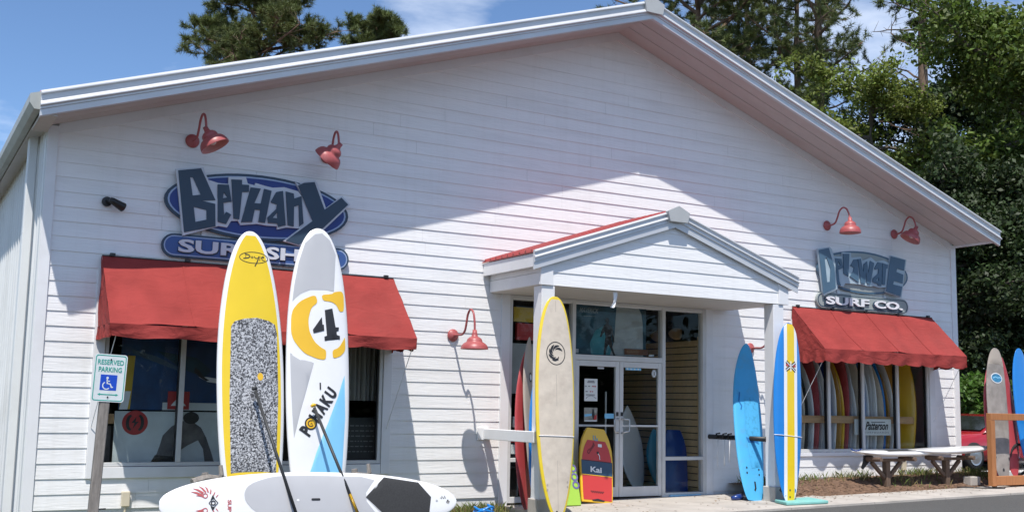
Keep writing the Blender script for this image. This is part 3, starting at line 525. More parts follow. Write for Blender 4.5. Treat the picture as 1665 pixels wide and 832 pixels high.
rake(EX0-.01, EZ-.01*pml, PXM, PZ, PR, porch, GALV, oy=PY-.0); rake(EX1+.01, EZ-.01*pmr, PXM, PZ, PR, porch, GALV, oy=PY-.0)
bevel(plate('peak_cap', [[(PXM-.20, PZ+.085), (PXM, PZ+.175), (PXM+.20, PZ+.085), (PXM+.16, PZ-.06), (PXM-.16, PZ-.06)]], PY-.135, .07, MATS['grey peak cap metal'], porch), .008)
for xe, xr_ in ((EX0, PXM), (EX1, PXM)):
    for i in range(3):
        y0 = -1.50+i*.495; y1 = y0+.487; q = MB()
        q.extr([(xe, y0, EZ+.10), (xr_, y0, PZ+.10), (xr_, y0, PZ+.118), (xe, y0, EZ+.118)], (0, y1-y0, 0))
        for s_ in (.06, .22, .38): q.extr([(xe, y0+s_, EZ+.115), (xe, y0+s_+.05, EZ+.115), (xe, y0+s_+.036, EZ+.15), (xe, y0+s_+.014, EZ+.15)], (xr_-xe, 0, PZ-EZ))
        q.build('roof_panel', REDROOF, porch)
    MB().extr([(xe+(.02 if xe < PXM else -.02), -1.49, EZ+.05), (xr_, -1.49, PZ+.05), (xr_, -1.49, PZ+.095), (xe+(.02 if xe < PXM else -.02), -1.49, EZ+.095)], (0, 1.46, 0)).build('roof_deck', TRIM, porch)
for x0, x1 in ((6.12, 6.33), (10.31, 10.52)):
    c = bevel(MB().box(x0, x1, PY+.01, PY+.22, g(x0)-.02, 2.997).build('column', TRIM, porch), .006)
    bevel(MB().box(x0-.03, x1+.03, PY-.02, PY+.25, g(x0)-.03, g(x0)+.22).build('plinth', CONC, c), .01)
# plank rail on the left of the porch, black foam rail on the right
bevel(MB().box(6.03, 6.11, -1.435, -.04, .885, 1.035).box(5.93, 6.12, -.038, -.022, .87, 1.05).build('side_rail', TRIM, porch), .006)
# electrical box and hose bib on the wall
ob = empty('outlet_box', (1.13, -.03, .17)); tag(ob, 'small cream outlet cover on the clapboards under the left window', 'outlet')
bevel(MB().box(-.05,.05,-.05,.0,-.09,.09).build('cover', pm('cream plastic', (.62,.55,.42), .5), ob), .008); MB().tube([(0,-.02,-.09),(0,-.02,-.4)], .014, 8).build('conduit', pm('cream plastic', (.6,.5,.4)), ob)
ob = empty('outlet_box', (14.77, -.03, .42)); tag(ob, 'small cream outlet cover low on the wall between the bench posts', 'outlet')
bevel(MB().box(-.05,.05,-.05,.0,-.09,.09).build('cover', MATS['cream plastic'], ob), .008); MB().tube([(0,-.02,-.09),(.01,-.03,-.3)], .014, 8).build('conduit', MATS['cream plastic'], ob)
# ------------------------------------------------------------------ awnings
def awning(x0, x1, zt, yf, zf, zv, nsc, label, seedv):
    rnd = random.Random(seedv); t = empty('awning', ((x0+x1)/2, 0, zf)); cx, cz = (x0+x1)/2, zf
    tag(t, label, 'awning', 'red canvas awnings over the shop windows')
    nx, nv = 96, 14; vs, fs = [], []
    ph = [rnd.uniform(0, 6.28) for _ in range(8)]
    def wob(x, v): return .010*math.sin(x*3.1+ph[0]+v*2)+.007*math.sin(x*6.3+ph[1]-v*4)+.004*math.sin(x*13+ph[2]+v*9)
    for j in range(nv+1):
        v = j/nv
        for i in range(nx+1):
            x = x0+(x1-x0)*i/nx; sag = -.035*math.sin(math.pi*v)*(1-.6*abs(math.sin(math.pi*3*(x-x0)/(x1-x0))))
            e = min(1, min(x-x0, x1-x)/.15); d = (sag+wob(x, v))*e*min(1, 4*(v+.02))
            vs.append((x-cx, -.035+(yf+.035)*v - d*.6, zt+(zf-zt)*v-cz + d*.8))
    for j in range(nv):
        for i in range(nx): a = j*(nx+1)+i; fs.append((a, a+nx+1, a+nx+2, a+1))
    q = MB(); q.add(vs, fs); cl = q.build('canopy', CANVAS, t, True, False)
    # seams of the canvas panels
    ns = 4
    for i in range(1, ns):
        q = MB(); xx = x0+(x1-x0)*i/ns
        ii = round((xx-x0)/(x1-x0)*nx); pts = [Vector(vs[j*(nx+1)+ii])+Vector((0,-.003,.004)) for j in range(nv+1)]
        for a, c in zip(pts[:-1], pts[1:]): q.bar(a, c, .022, .003)
        q.build('seam', CANVAS, cl)
    # scalloped valance: front and two returns
    def val(P, n, sc, name):
        vs, fs, m = [], [], 6; Lp = len(P)
        for j in range(m+1):
            v = j/m
            for i, (x, y, s_) in enumerate(P):
                scal = (.024 if nsc < 7 else .04)*abs(math.sin(math.pi*s_*sc)); drop = (zf-zv-.03)+scal
                bil = .018*v*math.sin(s_*sc*math.pi*2+ph[3])+.012*v*math.sin(s_*31+ph[4]) + .006*math.sin(v*7+s_*40+ph[5])*v
                nx_, ny_ = n; vs.append((x-cx+nx_*bil, y+ny_*bil, zf-drop*v-cz+.004*math.sin(s_*55+ph[6])*v))
        for j in range(m):
            for i in range(Lp-1): a = j*Lp+i; fs.append((a, a+Lp, a+Lp+1, a+1))
        q = MB(); q.add(vs, fs); return q.build(name, CANVAS, t, True, False)
    N = 160; val([(x0+(x1-x0)*i/N, yf, i/N) for i in range(N+1)], (0, -1), nsc, 'valance')
    for xx, n in ((x0, (-1, 0)), (x1, (1, 0))):
        val([(xx, yf+(-.04-yf)*i/40, i/40) for i in range(41)], n, 2.5, 'valance')
        q = MB(); m = 10
        pts = [(xx-cx, -.035, zf-cz), (xx-cx, yf, zf-cz), (xx-cx, -.035, zt-cz)]
        vs, fs = [], []
        for j in range(m+1):
            for i in range(m+1):
                yy = -.035+(yf+.035)*i/m; zz = zf+(zt-zf)*(1-i/m)*j/m; vs.append((xx-cx+n[0]*.008*math.sin(i*1.7+j*.9+ph[7])*min(1,(m-i)/3), yy, zz-cz))
        for j in range(m):
            for i in range(m): a = j*(m+1)+i; fs.append((a, a+1, a+m+2, a+m+1))
        q.add(vs, fs); q.build('side_panel', CANVAS, t, True, False)
    q = MB(); q.tube([(x0-cx+.02, yf+.02, zf-cz-.012), (x1-cx-.02, yf+.02, zf-cz-.012)], .012, 8)
    for xx in (x0+.03, x1-.03): q.tube([(xx-cx, -.03, zf-cz-.05), (xx-cx, yf+.02, zf-cz-.012)], .011, 8)
    q.build('frame', STEEL, t)
    q = MB(); q.box(x0-cx, x1-cx, -.05, -.036, zt-cz-.005, zt-cz+.006)
    for i in range(5): xx = x0-cx+.12+(x1-x0-.24)*i/4; q.box(xx-.03, xx+.03, -.075, -.035, zt-cz+.0, zt-cz+.035)
    q.build('head_bar', DKMETAL, t)
    for xx in (x0+.10, x1-.02): MB().tube([(xx-cx, yf+.03, zf-cz-.02), (xx-cx+(-.1 if xx < cx else -.02), -.05, zf-cz-1.2)], .005, 6).build('pull_cord', TRIM, t)
    return t
awning(.685, 4.549, 3.095, -.88, 2.225, 2.055, 5, 'wrinkled red canvas awning over the left window, its top edge in shadow', 3)
awning(12.07, 15.654, 3.165, -.79, 2.41, 2.185, 9, 'red canvas awning with scalloped edge over the right window full of surfboards', 8)

# ------------------------------------------------------------------ gooseneck lamps
SHADE = [(.022,.20),(.030,.205),(.034,.16),(.042,.14),(.045,.115),(.075,.100),(.098,.080),(.108,.055),(.112,.040),(.150,.018),(.178,-.012),(.190,-.045),(.192,-.060),(.184,-.060),(.176,-.030),(.150,.004),(.108,.030),(.095,.062),(.06,.09),(.0,.10)]
SHADE2 = [(.022,.215),(.030,.22),(.034,.17),(.046,.150),(.070,.140),(.092,.118),(.102,.092),(.100,.070),(.108,.060),(.140,.046),(.164,.018),(.178,-.015),(.184,-.045),(.184,-.060),(.176,-.060),(.168,-.020),(.150,.012),(.120,.038),(.095,.062),(.06,.09),(.0,.10)]
def lamp(x, z, path, tiltx, tilty, label, out_=1.0, shade_sc=1.0, prof=None):
    prof = prof or SHADE2; kk = 14 if prof is SHADE2 else 13
    t = empty('gooseneck_lamp', (x, -.02, z)); tag(t, label, 'wall lamp', 'red gooseneck lamps on the front wall')
    M = Matrix.Rotation(R(90), 4, 'X'); q = MB(); q.lathe([(0,0.0),(.085,0.0),(.09,.012),(.075,.03),(.045,.042),(.025,.055),(0,.055)], 24, M); q.build('wall_plate', LAMPRED, t, True)
    P = [Vector((p[0], -p[1], p[2])) for p in path]
    # smooth the arm with Catmull-Rom
    Q = []
    for i in range(len(P)-1):
        p0, p1, p2, p3 = P[max(i-1,0)], P[i], P[i+1], P[min(i+2, len(P)-1)]
        for k in range(6):
            u = k/6; Q.append(.5*((2*p1)+(p2-p0)*u+(2*p0-5*p1+4*p2-p3)*u*u+(3*p1-p0-3*p2+p3)*u**3))
    Q.append(P[-1]); q = MB(); q.tube(Q, .0155, 10); q.build('arm', LAMPRED, t, True)
    rotm = Matrix.Rotation(R(tilty), 4, 'Y') @ Matrix.Rotation(R(tiltx), 4, 'X')
    M = Matrix.Translation(P[-1]) @ rotm @ Matrix.Translation((0,0,-.19)) @ Matrix.Scale(shade_sc, 4)
    q = MB(); q.lathe(prof[:kk], 32, M); sh = q.build('shade', LAMPRED, t, True, False)
    q = MB(); q.lathe(prof[kk-1:], 32, M); q.build('shade_lining', LAMPIN, sh, True, False)
    q = MB(); q.lathe([(0,.08),(.02,.075),(.035,.05),(.045,.015),(.035,-.02),(.0,-.035)], 14, M); q.build('bulb', pm('frosted bulb', (.7,.68,.62), .3), sh, True)
    return t
HI = [(0,0,0),(0,.10,.0),(0,.18,.03),(0,.23,.12),(0,.27,.22),(0,.34,.28),(0,.42,.25),(0,.47,.15),(0,.49,.06)]
def hi(dx): return [(dx*p[1], p[1], p[2]) for p in HI]
lamp(1.694, 4.66, hi(.10), -12, -27, 'red gooseneck lamp at upper left, shade tilted right showing its pale inside', shade_sc=1.0)
lamp(3.507, 4.687, hi(-.02), 30, 34, 'red gooseneck lamp above the navy letters, nearer the gable, shade tilted left', shade_sc=1.05)
lamp(12.957, 4.671, hi(.12), 0, 0, 'red gooseneck lamp with upright shade, the left one above the smaller grey sign')
lamp(14.693, 4.679, hi(.05), 14, 26, 'red gooseneck lamp with tilted shade, nearest the right eave')
lamp(5.505, 2.35, [(0,0,0),(0,.14,.0),(0,.29,.0),(0,.375,.05),(0,.42,.16),(0,.455,.27),(0,.53,.335),(0,.615,.29),(0,.66,.16),(0,.67,.03)], 0, 0, 'red gooseneck lamp between the left awning and the porch, casting a long shadow', prof=SHADE)
lamp(11.114, 2.40, [(0,0,0),(0,.14,.0),(0,.29,.0),(0,.375,.05),(0,.42,.16),(0,.455,.27),(0,.53,.335),(0,.615,.29),(0,.66,.16),(0,.67,.03)], 0, 0, 'red gooseneck lamp half hidden behind the blue and yellow striped board')
# black floodlight on the wall
t = empty('floodlight', (.70, -.03, 3.76)); tag(t, 'small black spotlight on the clapboards left of the big sign', 'spotlight')
M = Matrix.Rotation(R(90), 4, 'X'); q = MB(); q.lathe([(0,0),(.06,0),(.06,.03),(0,.035)], 16, M); q.build('base', BLACK, t)
M = Matrix.Translation((.10, -.12, -.03)) @ Matrix.Rotation(R(20), 4, 'Z') @ Matrix.Rotation(R(112), 4, 'Y'); q = MB(); q.lathe([(0,-.10),(.03,-.10),(.042,-.06),(.050,.03),(.058,.09),(.053,.10),(.048,.085),(0,.07)], 18, M); q.build('lamp_head', BLACK, t, True)
MB().tube([(0,-.03,0),(.02,-.09,.0),(.06,-.12,-.01)], .022, 8).build('swivel', BLACK, t, True)

# ------------------------------------------------------------------ shop signs
def sign_root(name, label, loc): t = empty(name, loc); tag(t, label, 'sign'); return t
sg = sign_root('shop_sign', 'big sign of angular navy letters over a blue oval, lower part behind the boards', (0,0,0))
plate('oval', [ell(2.605, 3.882, 1.228, .432)], -.075, .045, SIGNDARK, sg)
plate('oval_ring', [ell(2.605, 3.882, 1.19, .398), ell(2.605, 3.882, 1.168, .378)], -.079, .004, SIGNRING, sg)
plate('oval_panel', [ell(2.605, 3.882, 1.166, .376)], -.079, .004, SIGNBLUE, sg)
for i, lp in enumerate(D['beth_plates']): plate('letter_backing', [lp], -.112-(.010 if i != 1 else 0), .032+(.010 if i != 1 else 0), SIGNLIGHT, sg)
for i, (o, hs) in enumerate(D['beth_letters']): plate('letter', [o]+hs, -.130-(.004 if i in (0, 6) else 0), .016 if i not in (0,6) else .010, SIGNDARK, sg)
plate('lower_panel', [pill(1.375, 3.865, 3.292, .150)], -.075, .045, SIGNDARK, sg)
plate('lower_panel_ring', [pill(1.40, 3.84, 3.292, .126), pill(1.415, 3.825, 3.292, .112)], -.079, .004, SIGNRING, sg)
plate('lower_panel_face', [pill(1.416, 3.824, 3.292, .111)], -.079, .004, SIGNMID, sg)
for wd, cx, w in (('SURF', 2.07, .99), ('SHOP', 3.20, .99)):
    text_obj('letters_shadow', wd, cx+.010, -.086, 3.288, w+.03, .186, SIGNDARK, sg, .045, .012)
    text_obj('letters', wd, cx, -.098, 3.292, w, .165, SIGNLIGHT, sg, .03, .018)
for xx in (1.9, 3.1): MB().box(xx-.03, xx+.03, -.034, -.021, 3.2, 4.1).build('batten', TRIM, sg)
sg = sign_root('shop_sign', 'smaller sign of slanted dusty blue letters over a grey oval above the right awning', (0,0,0))
plate('oval', [ell(13.82, 3.882, 1.16, .385)], -.075, .045, DELBLUE, sg)
plate('oval_panel', [ell(13.82, 3.882, 1.12, .35)], -.079, .004, DELGREY, sg)
for i, lp in enumerate(D['del_plates']): plate('letter_backing', [lp], -.112-(.010 if i != 1 else 0), .032+(.010 if i != 1 else 0), pm('sign ice blue', (.40,.50,.56), .5), sg)
for i, (o, hs) in enumerate(D['del_letters']): plate('letter', [o]+hs, -.130-(.004 if i in (0, 7) else 0), .016 if i not in (0,7) else .010, DELBLUE, sg)
plate('lower_panel', [pill(12.63, 14.97, 3.322, .135)], -.075, .045, DELGREY, sg)
plate('lower_panel_ring', [pill(12.65, 14.95, 3.322, .118), pill(12.665, 14.935, 3.322, .104)], -.079, .004, SIGNDARK, sg)
for wd, cx, w in (('SURF', 13.37, 1.08), ('CO.', 14.42, .74)):
    text_obj('letters_shadow', wd, cx-.014, -.086, 3.308, w+.05, .175, SIGNDARK, sg, .06, .012)
    text_obj('letters', wd, cx, -.098, 3.322, w, .142, SIGNWHITE, sg, .032, .018)
for xx in (13.2, 14.4): MB().box(xx-.03, xx+.03, -.034, -.021, 3.25, 4.05).build('batten', TRIM, sg)

# ------------------------------------------------------------------ parking sign on its post
t = empty('parking_sign', (.36, -2.42, g(.4)-.05)); tag(t, 'white and green reserved parking sign on a weathered grey wooden post', 'parking sign')
z0 = -(g(.4)-.05)
q = MB(); pts = [(-.015,.03,-.05),(-.012,.03,1.0),(.0,.03,1.62)]
q.box(-.045, .05, -.0, .085, 0, 1.70+z0*0); po = q.build('post', OLDWOOD, t); bevel(po, .008); po.rotation_euler = (0, R(2.2), 0)
sx, sz = .02, 1.575+z0
def rrect(cx, cz, w, h, r, n=5):
    P = []
    for qx, qz, a0 in ((1,-1,-90),(1,1,0),(-1,1,90),(-1,-1,180)):
        for i in range(n+1): a = R(a0+90*i/n); P.append((cx+qx*(w/2-r)+r*math.cos(a), cz+qz*(h/2-r)+r*math.sin(a)))
    return P
SGW = pm('sign reflective white', (.70,.74,.74), .45, .04, 8, dirt=(.5,.55,.55), dscale=6)
pl = plate('sign_panel', [rrect(sx, sz, .315, .475, .03)], -.006, .004, SGW, t)
def sgn(loops, m, name, par=pl, y=-.0075): return plate(name, loops, y, .0015, m, par)
sgn([rrect(sx, sz, .295, .455, .025), rrect(sx, sz, .279, .439, .02)], BGREEN, 'border')
text_obj('lettering', 'RESERVED', sx, -.0085, sz+.158, .250, .050, BGREEN, pl, .012, .001); text_obj('lettering', 'PARKING', sx, -.0085, sz+.085, .222, .050, BGREEN, pl, .012, .001)
sgn([rrect(sx-.005, sz-.045, .160, .155, .004)], HCBLUE, 'symbol_panel')
wx, wz = sx-.018, sz-.068
sgn([ell(wx-.0, wz+.068, .012, .012, 16)], SGW, 'symbol', y=-.009)
for pts, w, cl in (([(wx-.002,wz+.055),(wx+.002,wz+.012),(wx+.030,wz+.010),(wx+.046,wz-.025),(wx+.06,wz-.02)], .013, 0), ([(wx+.0,wz+.038),(wx+.026,wz+.036)], .010, 0), ([(wx-.004+.036*math.cos(a), wz-.008+.036*math.sin(a)) for a in [R(120+ i*18) for i in range(12)]], .010, 0)):
    l_, r_ = ribbon(pts, w); sgn([l_+r_[::-1]], SGW, 'symbol', y=-.009)
sgn([[(sx-.10,sz-.165),(sx-.075,sz-.152),(sx-.075,sz-.160),(sx+.075,sz-.160),(sx+.075,sz-.152),(sx+.10,sz-.165),(sx+.075,sz-.178),(sx+.075,sz-.170),(sx-.075,sz-.170),(sx-.075,sz-.178)]], BGREEN, 'arrow')
for dz in (.185, -.19): q = MB(); q.lathe([(0,0),(.008,0),(.008,.006),(0,.007)], 10, Matrix.Translation((sx, -.006, sz+dz)) @ Matrix.Rotation(R(90), 4, 'X')); q.build('bolt', DKMETAL, pl)
pl.rotation_euler = (0, R(2.2), 0)
MB().tube([(.05,.04,.50),(.14,.04,.505)], .008, 6).build('spike', DKMETAL, t)

# ------------------------------------------------------------------ surfboards
class Board: pass
def surfboard(name, B, T, wid, th, m, label, cat, group=None, yawd=0.0, nose=(2.4,.48), tail=(.15,2.0,.6), tm=.5, nrock=.10, trock=.03, upvec=None, n=44, ring=18, lean=None):
    B, T = Vector(B), Vector(T); v = (T-B); Lg = v.length; v.normalize()
    u = Vector(upvec) if upvec else Vector((math.cos(R(yawd)), math.sin(R(yawd)), 0)); u = (u - v*u.dot(v)).normalized(); nn = u.cross(v)
    bo = Board(); bo.L = Lg
    wt, pt, qt = tail; pn, qn = nose
    def w(t):
        t = min(1, max(0, t))
        if t < tm: s_ = wt+(1-wt)*max(0, 1-(1-t/tm)**pt)**qt
        else: s_ = max(0, 1-((t-tm)/(1-tm))**pn)**qn
        return wid/2*s_
    def thk(t): return th*max(.0, min(1, (1-abs(2*min(max(t,.0),1)-1)**3.2)*.9+.12))
    def rk(t): return nrock*max(0,(t-.5)/.5)**2.6 + trock*max(0,(.3-t)/.3)**2
    def hd(a, z):
        t = z/Lg; ww = max(w(t), 1e-4); c = min(1, abs(a)/ww)**(1/.75); return rk(t) + thk(t)/2*max(0, 1-c*c)**.45
    bo.w, bo.hd = w, hd
    ts = [0.5-0.5*math.cos(math.pi*i/(n-1)) for i in range(n)]
    ts = [t*.9985+.0008 for t in ts]
    b = MB()
    for t in ts:
        ww, tt, r0 = max(w(t), .002), max(thk(t), .006), rk(t)
        for k in range(ring):
            a = 2*math.pi*k/ring; ca, sa = math.cos(a), math.sin(a)
            b.v.append((ww*math.copysign(abs(ca)**.75, ca), -r0-tt/2*math.copysign(abs(sa)**.9, sa), t*Lg))
    for i in range(n-1):
        for k in range(ring): b.f.append((i*ring+k, i*ring+(k+1)%ring, (i+1)*ring+(k+1)%ring, (i+1)*ring+k))
    b.f.append(tuple(range(ring))); b.f.append(tuple((n-1)*ring+k for k in reversed(range(ring))))
    o = b.build(name, m, None, True)
    o.matrix_world = Matrix(((u.x, -nn.x, v.x, B.x), (u.y, -nn.y, v.y, B.y), (u.z, -nn.z, v.z, B.z), (0,0,0,1)))
    tag(o, label, cat, group); bo.o = o; bo.mw = o.matrix_world.copy(); return bo
def patch(bo, name, loops, m, off=.0025, grid=.05, parent=None):
    V, F = tri2d(loops, grid); b = MB(); b.add([(x, -bo.hd(x, z)-off, z) for x, z in V], F)
    o = b.build(name, m, parent or bo.o, True); me = o.data
    if sum(p.normal.y for p in me.polygons) > 0: me.flip_normals()
    return o
def inset(bo, ins, t0, t1, n=40, cut=None):
    ts = [t0+(t1-t0)*(0.5-0.5*math.cos(math.pi*i/n)) for i in range(n+1)]; z = [t*bo.L for t in ts]
    w = [max(.004, bo.w(t)-ins) for t in ts]
    return [(-a, b) for a, b in zip(w, z)] + [(a, b) for a, b in reversed(list(zip(w, z)))]
def clip_to(bo, loop, ins=.015): return [(max(-bo.w(z/bo.L)+ins, min(bo.w(z/bo.L)-ins, x)), z) for x, z in loop]
def stroke(bo, name, pts, w, m, off=.004, closed=False, parent=None):
    l_, r_ = ribbon(pts, w, closed); return patch(bo, name, [l_, r_] if closed else [l_+r_[::-1]], m, off, 0, parent)
def btext(bo, name, body, cu, cz, width, height, rot, m, bold=.03, off=.004, shear=0.0):
    V, F = text_mesh(body, width, height, bold, 0, shear); c, s_ = math.cos(R(rot)), math.sin(R(rot)); b = MB()
    P = [(cu+p[0]*c-p[1]*s_, cz+p[0]*s_+p[1]*c) for p in V]; b.add([(x, -bo.hd(x, z)-off, z) for x, z in P], F)
    o = b.build(name, m, bo.o); me = o.data
    if sum(p.normal.y for p in me.polygons) > 0: me.flip_normals()
    return o
def plugs(bo, spots, m=BINK, r=.014):
    for x, z in spots: patch(bo, 'fin_plug', [ell(x, z, r, r*1.2, 12)], m, .004, 0)
def fin(bo, z, depth, m, side=1):
    q = MB(); pts = [(0, z-.12), (0, z+.12), (depth*.6, z+.02), (depth, z-.10), (depth*.8, z-.13), (depth*.35, z-.10)]
    q.extr([(-.006, s_*side+.0, zz) for s_, zz in pts], (.012, 0, 0)); return q.build('fin', m, bo.o)

GSUP = 'paddle boards stood and laid in front of the left window'
# 1 yellow paddle board
yb = surfboard('paddle_board', (2.235,-1.62,-.13), (2.175,-1.1,3.38), .80, .12, BW, 'tall yellow paddle board with white rails and a black and white speckled grip', 'paddle board', GSUP, nose=(1.95,.47), tail=(.45,2.2,.6), nrock=.06)
patch(yb, 'deck_panel', [inset(yb, .052, .02, .984)], BYEL)
patch(yb, 'deck_pad', [D['yel_pad']+[]], SPECK, .006, .05)
lc = D['yel_logo'][0]; c0 = ((D['yel_logo'][1][0]+D['yel_logo'][2][0])/2, (D['yel_logo'][3][1]+D['yel_logo'][4][1])/2); la = (D['yel_logo'][2][0]-D['yel_logo'][1][0])/2; lb = .068
lx, lz = c0[0], c0[1]+.005
stroke(yb, 'logo', ell(lx, lz, la, lb, 40), .007, BINK, .005, True)
def dl(px, py): return (lx+(px-550)/395*la, lz-(py-330)/185*lb)
for pts, w in (([(300,225),(360,230),(425,255),(445,300),(400,340),(330,360),(255,372)], .012), ([(335,240),(318,330)], .006), ([(480,300),(510,290),(530,320),(510,350),(480,345),(478,310)], .007), ([(560,280),(580,335),(620,350),(655,335)], .009), ([(690,275),(660,400),(625,500),(575,620)], .012), ([(722,265),(712,420)], .008), ([(760,320),(830,310),(835,275),(785,272),(755,320),(790,395),(860,405)], .008)):
    stroke(yb, 'logo', [dl(*p) for p in pts], w, BINK, .005)
patch(yb, 'handle_recess', [ell(D['yel_logo'][5][0], D['yel_logo'][5][1], .035, .045, 20)], BGOLD, .0075, 0)
# 2 white, grey and blue paddle board
cb = surfboard('paddle_board', (3.0,-1.65,-.12), (3.035,-1.1,3.5), .80, .12, BW, 'tall white paddle board with a large gold C, black 4 and blue corner', 'paddle board', GSUP, nose=(2.5,.47), tail=(.4,2.2,.6), nrock=.05)
patch(cb, 'grey_panel', [clip_to(cb, D['c4_grey'], .035)], BGREY); patch(cb, 'grey_panel', [clip_to(cb, D['c4_grey2'], .035)], BGREY)
bl_ = D['c4_blue']; patch(cb, 'blue_panel', [clip_to(cb, [bl_[0], bl_[1], (bl_[2][0], .35), (-.30, .35)], .03)], BSKY)
def chaikin(P, n=2):
    for _ in range(n):
        Q = []
        for i, a in enumerate(P):
            c = P[(i+1) % len(P)]; Q += [(a[0]*.8+c[0]*.2, a[1]*.8+c[1]*.2), (a[0]*.2+c[0]*.8, a[1]*.2+c[1]*.8)]
        P = Q
    return P
for lp in D['c4_C']: patch(cb, 'gold_letter', [clip_to(cb, chaikin(lp), .03)], BGOLD, .004)
for lp in D['c4_4']: patch(cb, 'number', [lp], BINK, .005)
th_ = math.degrees(math.atan2(.50, .345)); ux, uz = math.cos(R(th_)), math.sin(R(th_)); px_, pz_ = -.005, 1.395
for s_, ch, w in ((-.290,'P',.075),(-.080,'H',.10),(.040,'A',.10),(.155,'K',.10),(.265,'U',.095)): btext(cb, 'lettering', ch, px_+ux*s_, pz_+uz*s_, w, .155, th_, BINK, .055, .005)
ox, oz = px_-ux*.185, pz_-uz*.185
patch(cb, 'emblem', [ell(ox, oz, .075, .075, 28)], BINK, .0045, 0); patch(cb, 'emblem', [ell(ox, oz, .058, .058, 28)], BGOLD, .006, 0)
stroke(cb, 'emblem', [(ox+.034*math.cos(a), oz+.034*math.sin(a)) for a in [R(60+i*24) for i in range(12)]], .012, BINK, .0075); stroke(cb, 'emblem', [(ox-.005,oz-.01),(ox+.012,oz+.008),(ox+.014,oz-.014)], .009, BINK, .0075)
patch(cb, 'lettering', [[(-.0,1.650),(.018,1.651),(.016,1.733),(-.002,1.732)]], BINK, .005, 0)
# 3 white paddle board lying on its edge in front of them
sb = surfboard('paddle_board', (1.083,-2.05,.270), (4.576,-2.05,.215), .70, .11, BW, 'white paddle board lying on its side with a black hexagonal pad and red winged motif', 'paddle board', GSUP, nose=(2.3,.50), tail=(.05,2.2,.50), tm=.48, nrock=.02, trock=.02, upvec=(0,-.22,-1.0))
def sv(lp): return [(x-.052, z) for x, z in lp]
patch(sb, 'grey_deck', [clip_to(sb, chaikin(sv(D['sup_grey']), 1), .045)], BGREY)
patch(sb, 'pad_border', [clip_to(sb, sv([(x*1.0+((x+.0)*.12), z) for x, z in D['sup_pad']]), .02)], BW, .004)
patch(sb, 'deck_pad', [clip_to(sb, sv(D['sup_pad']), .03)], BPADK, .007)
patch(sb, 'handle_slot', [rrect(-.036, 1.708, .026, .105, .012)], BINK, .005, 0); patch(sb, 'vent_plug', [ell(-.03, 1.50, .014, .016, 14)], BW, .005, 0)
RINK = bmat('faded red ink', (.48,.10,.10), .5, .1)
ex_, ez_ = -.012, .560
roots = [(380,420),(400,370),(450,350),(500,350),(540,385),(600,430),(655,470)]; tips = [(140,330),(180,250),(300,195),(430,205),(550,260),(640,330),(710,400)]; low = [(250,425),(390,440)]
mo = lambda x, y, s_=1: (ex_+s_*(y-600)/2208, ez_+(x-600)/1900)
for s_ in (1, -1):
    for (x0, y0), (x1, y1), w in zip(roots, tips, (.022,.022,.018,.016,.014,.011,.009)):
        p0, p1 = mo(x0, y0, s_), mo(x1, y1, s_); pm_ = ((p0[0]+p1[0])/2-.006*s_, (p0[1]+p1[1])/2+.004)
        l_ = Vector((p1[0]-p0[0], p1[1]-p0[1])); nq = Vector((-l_.y, l_.x)).normalized()*w/2
        patch(sb, 'motif', [[(p0[0]+nq.x, p0[1]+nq.y), (pm_[0]+nq.x*.9, pm_[1]+nq.y*.9), p1, (pm_[0]-nq.x*.9, pm_[1]-nq.y*.9), (p0[0]-nq.x, p0[1]-nq.y)]], RINK, .004, 0)
    patch(sb, 'motif', [[mo(245,425,s_), mo(330,400,s_), mo(400,420,s_), mo(430,490,s_), mo(360,450,s_)]], RINK, .0042, 0)
    stroke(sb, 'motif', [(mo(440,430,s_)[0]+.024*math.cos(R(i*40)), mo(440,430,s_)[1]+.024*math.sin(R(i*40))) for i in range(9)], .009, RINK, .0045, True)
    patch(sb, 'motif', [[mo(545,525,s_), mo(590,410,s_), mo(635,500,s_), mo(600,515,s_)]], BINK, .0046, 0)
stroke(sb, 'motif', [(ex_-.055,ez_),(ex_,ez_-.045),(ex_+.055,ez_),(ex_,ez_+.05)], .010, BINK, .005, True)
stroke(sb, 'motif', [(ex_+.022*math.cos(R(i*45)), ez_+.022*math.sin(R(i*45))) for i in range(8)], .012, BINK, .0055, True)
btext(sb, 'lettering', 'SUP', .02, .735, .125, .042, 0, RINK, .03, .004)
stroke(sb, 'lettering', [(-.045+.02*math.sin(i*2.2), 3.27+.012*i) for i in range(7)], .007, BINK, .004); stroke(sb, 'lettering', [(.0+.03*math.sin(i*1.9), 3.35+.008*i) for i in range(6)], .010, BINK, .004)
plugs(sb, [(-.01, 3.22)], BGREY, .012)
# timber rack behind the paddle boards
t = empty('board_rack', (2.4, -1.85, g(2.4))); tag(t, 'weathered timber rack, its branch-like ends showing above the white paddle board', 'rack')
for xx, hh in ((1.62, .72), (3.36, .74)):
    x = xx-2.4; q = MB(); q.tube([(x,.03,-.1),(x+.01,.03,.4),(x-.012,.02,hh)], [.05,.045,.036], 8); q.build('post', OLDWOOD, t)
    MB().tube([(x-.16,-.04,.62),(x,.0,.66),(x+.22,.05,.64)], [.045,.05,.04], 8).build('arm', OLDWOOD, t); MB().tube([(x+.12,.0,.60),(x+.16,-.02,.70),(x+.15,.0,.80)], [.03,.028,.022], 7).build('stub', OLDWOOD, t)
MB().bar((-.8,.10,.45),(1.0,.10,.45),.06,.09).build('cross_bar', OLDWOOD, t)
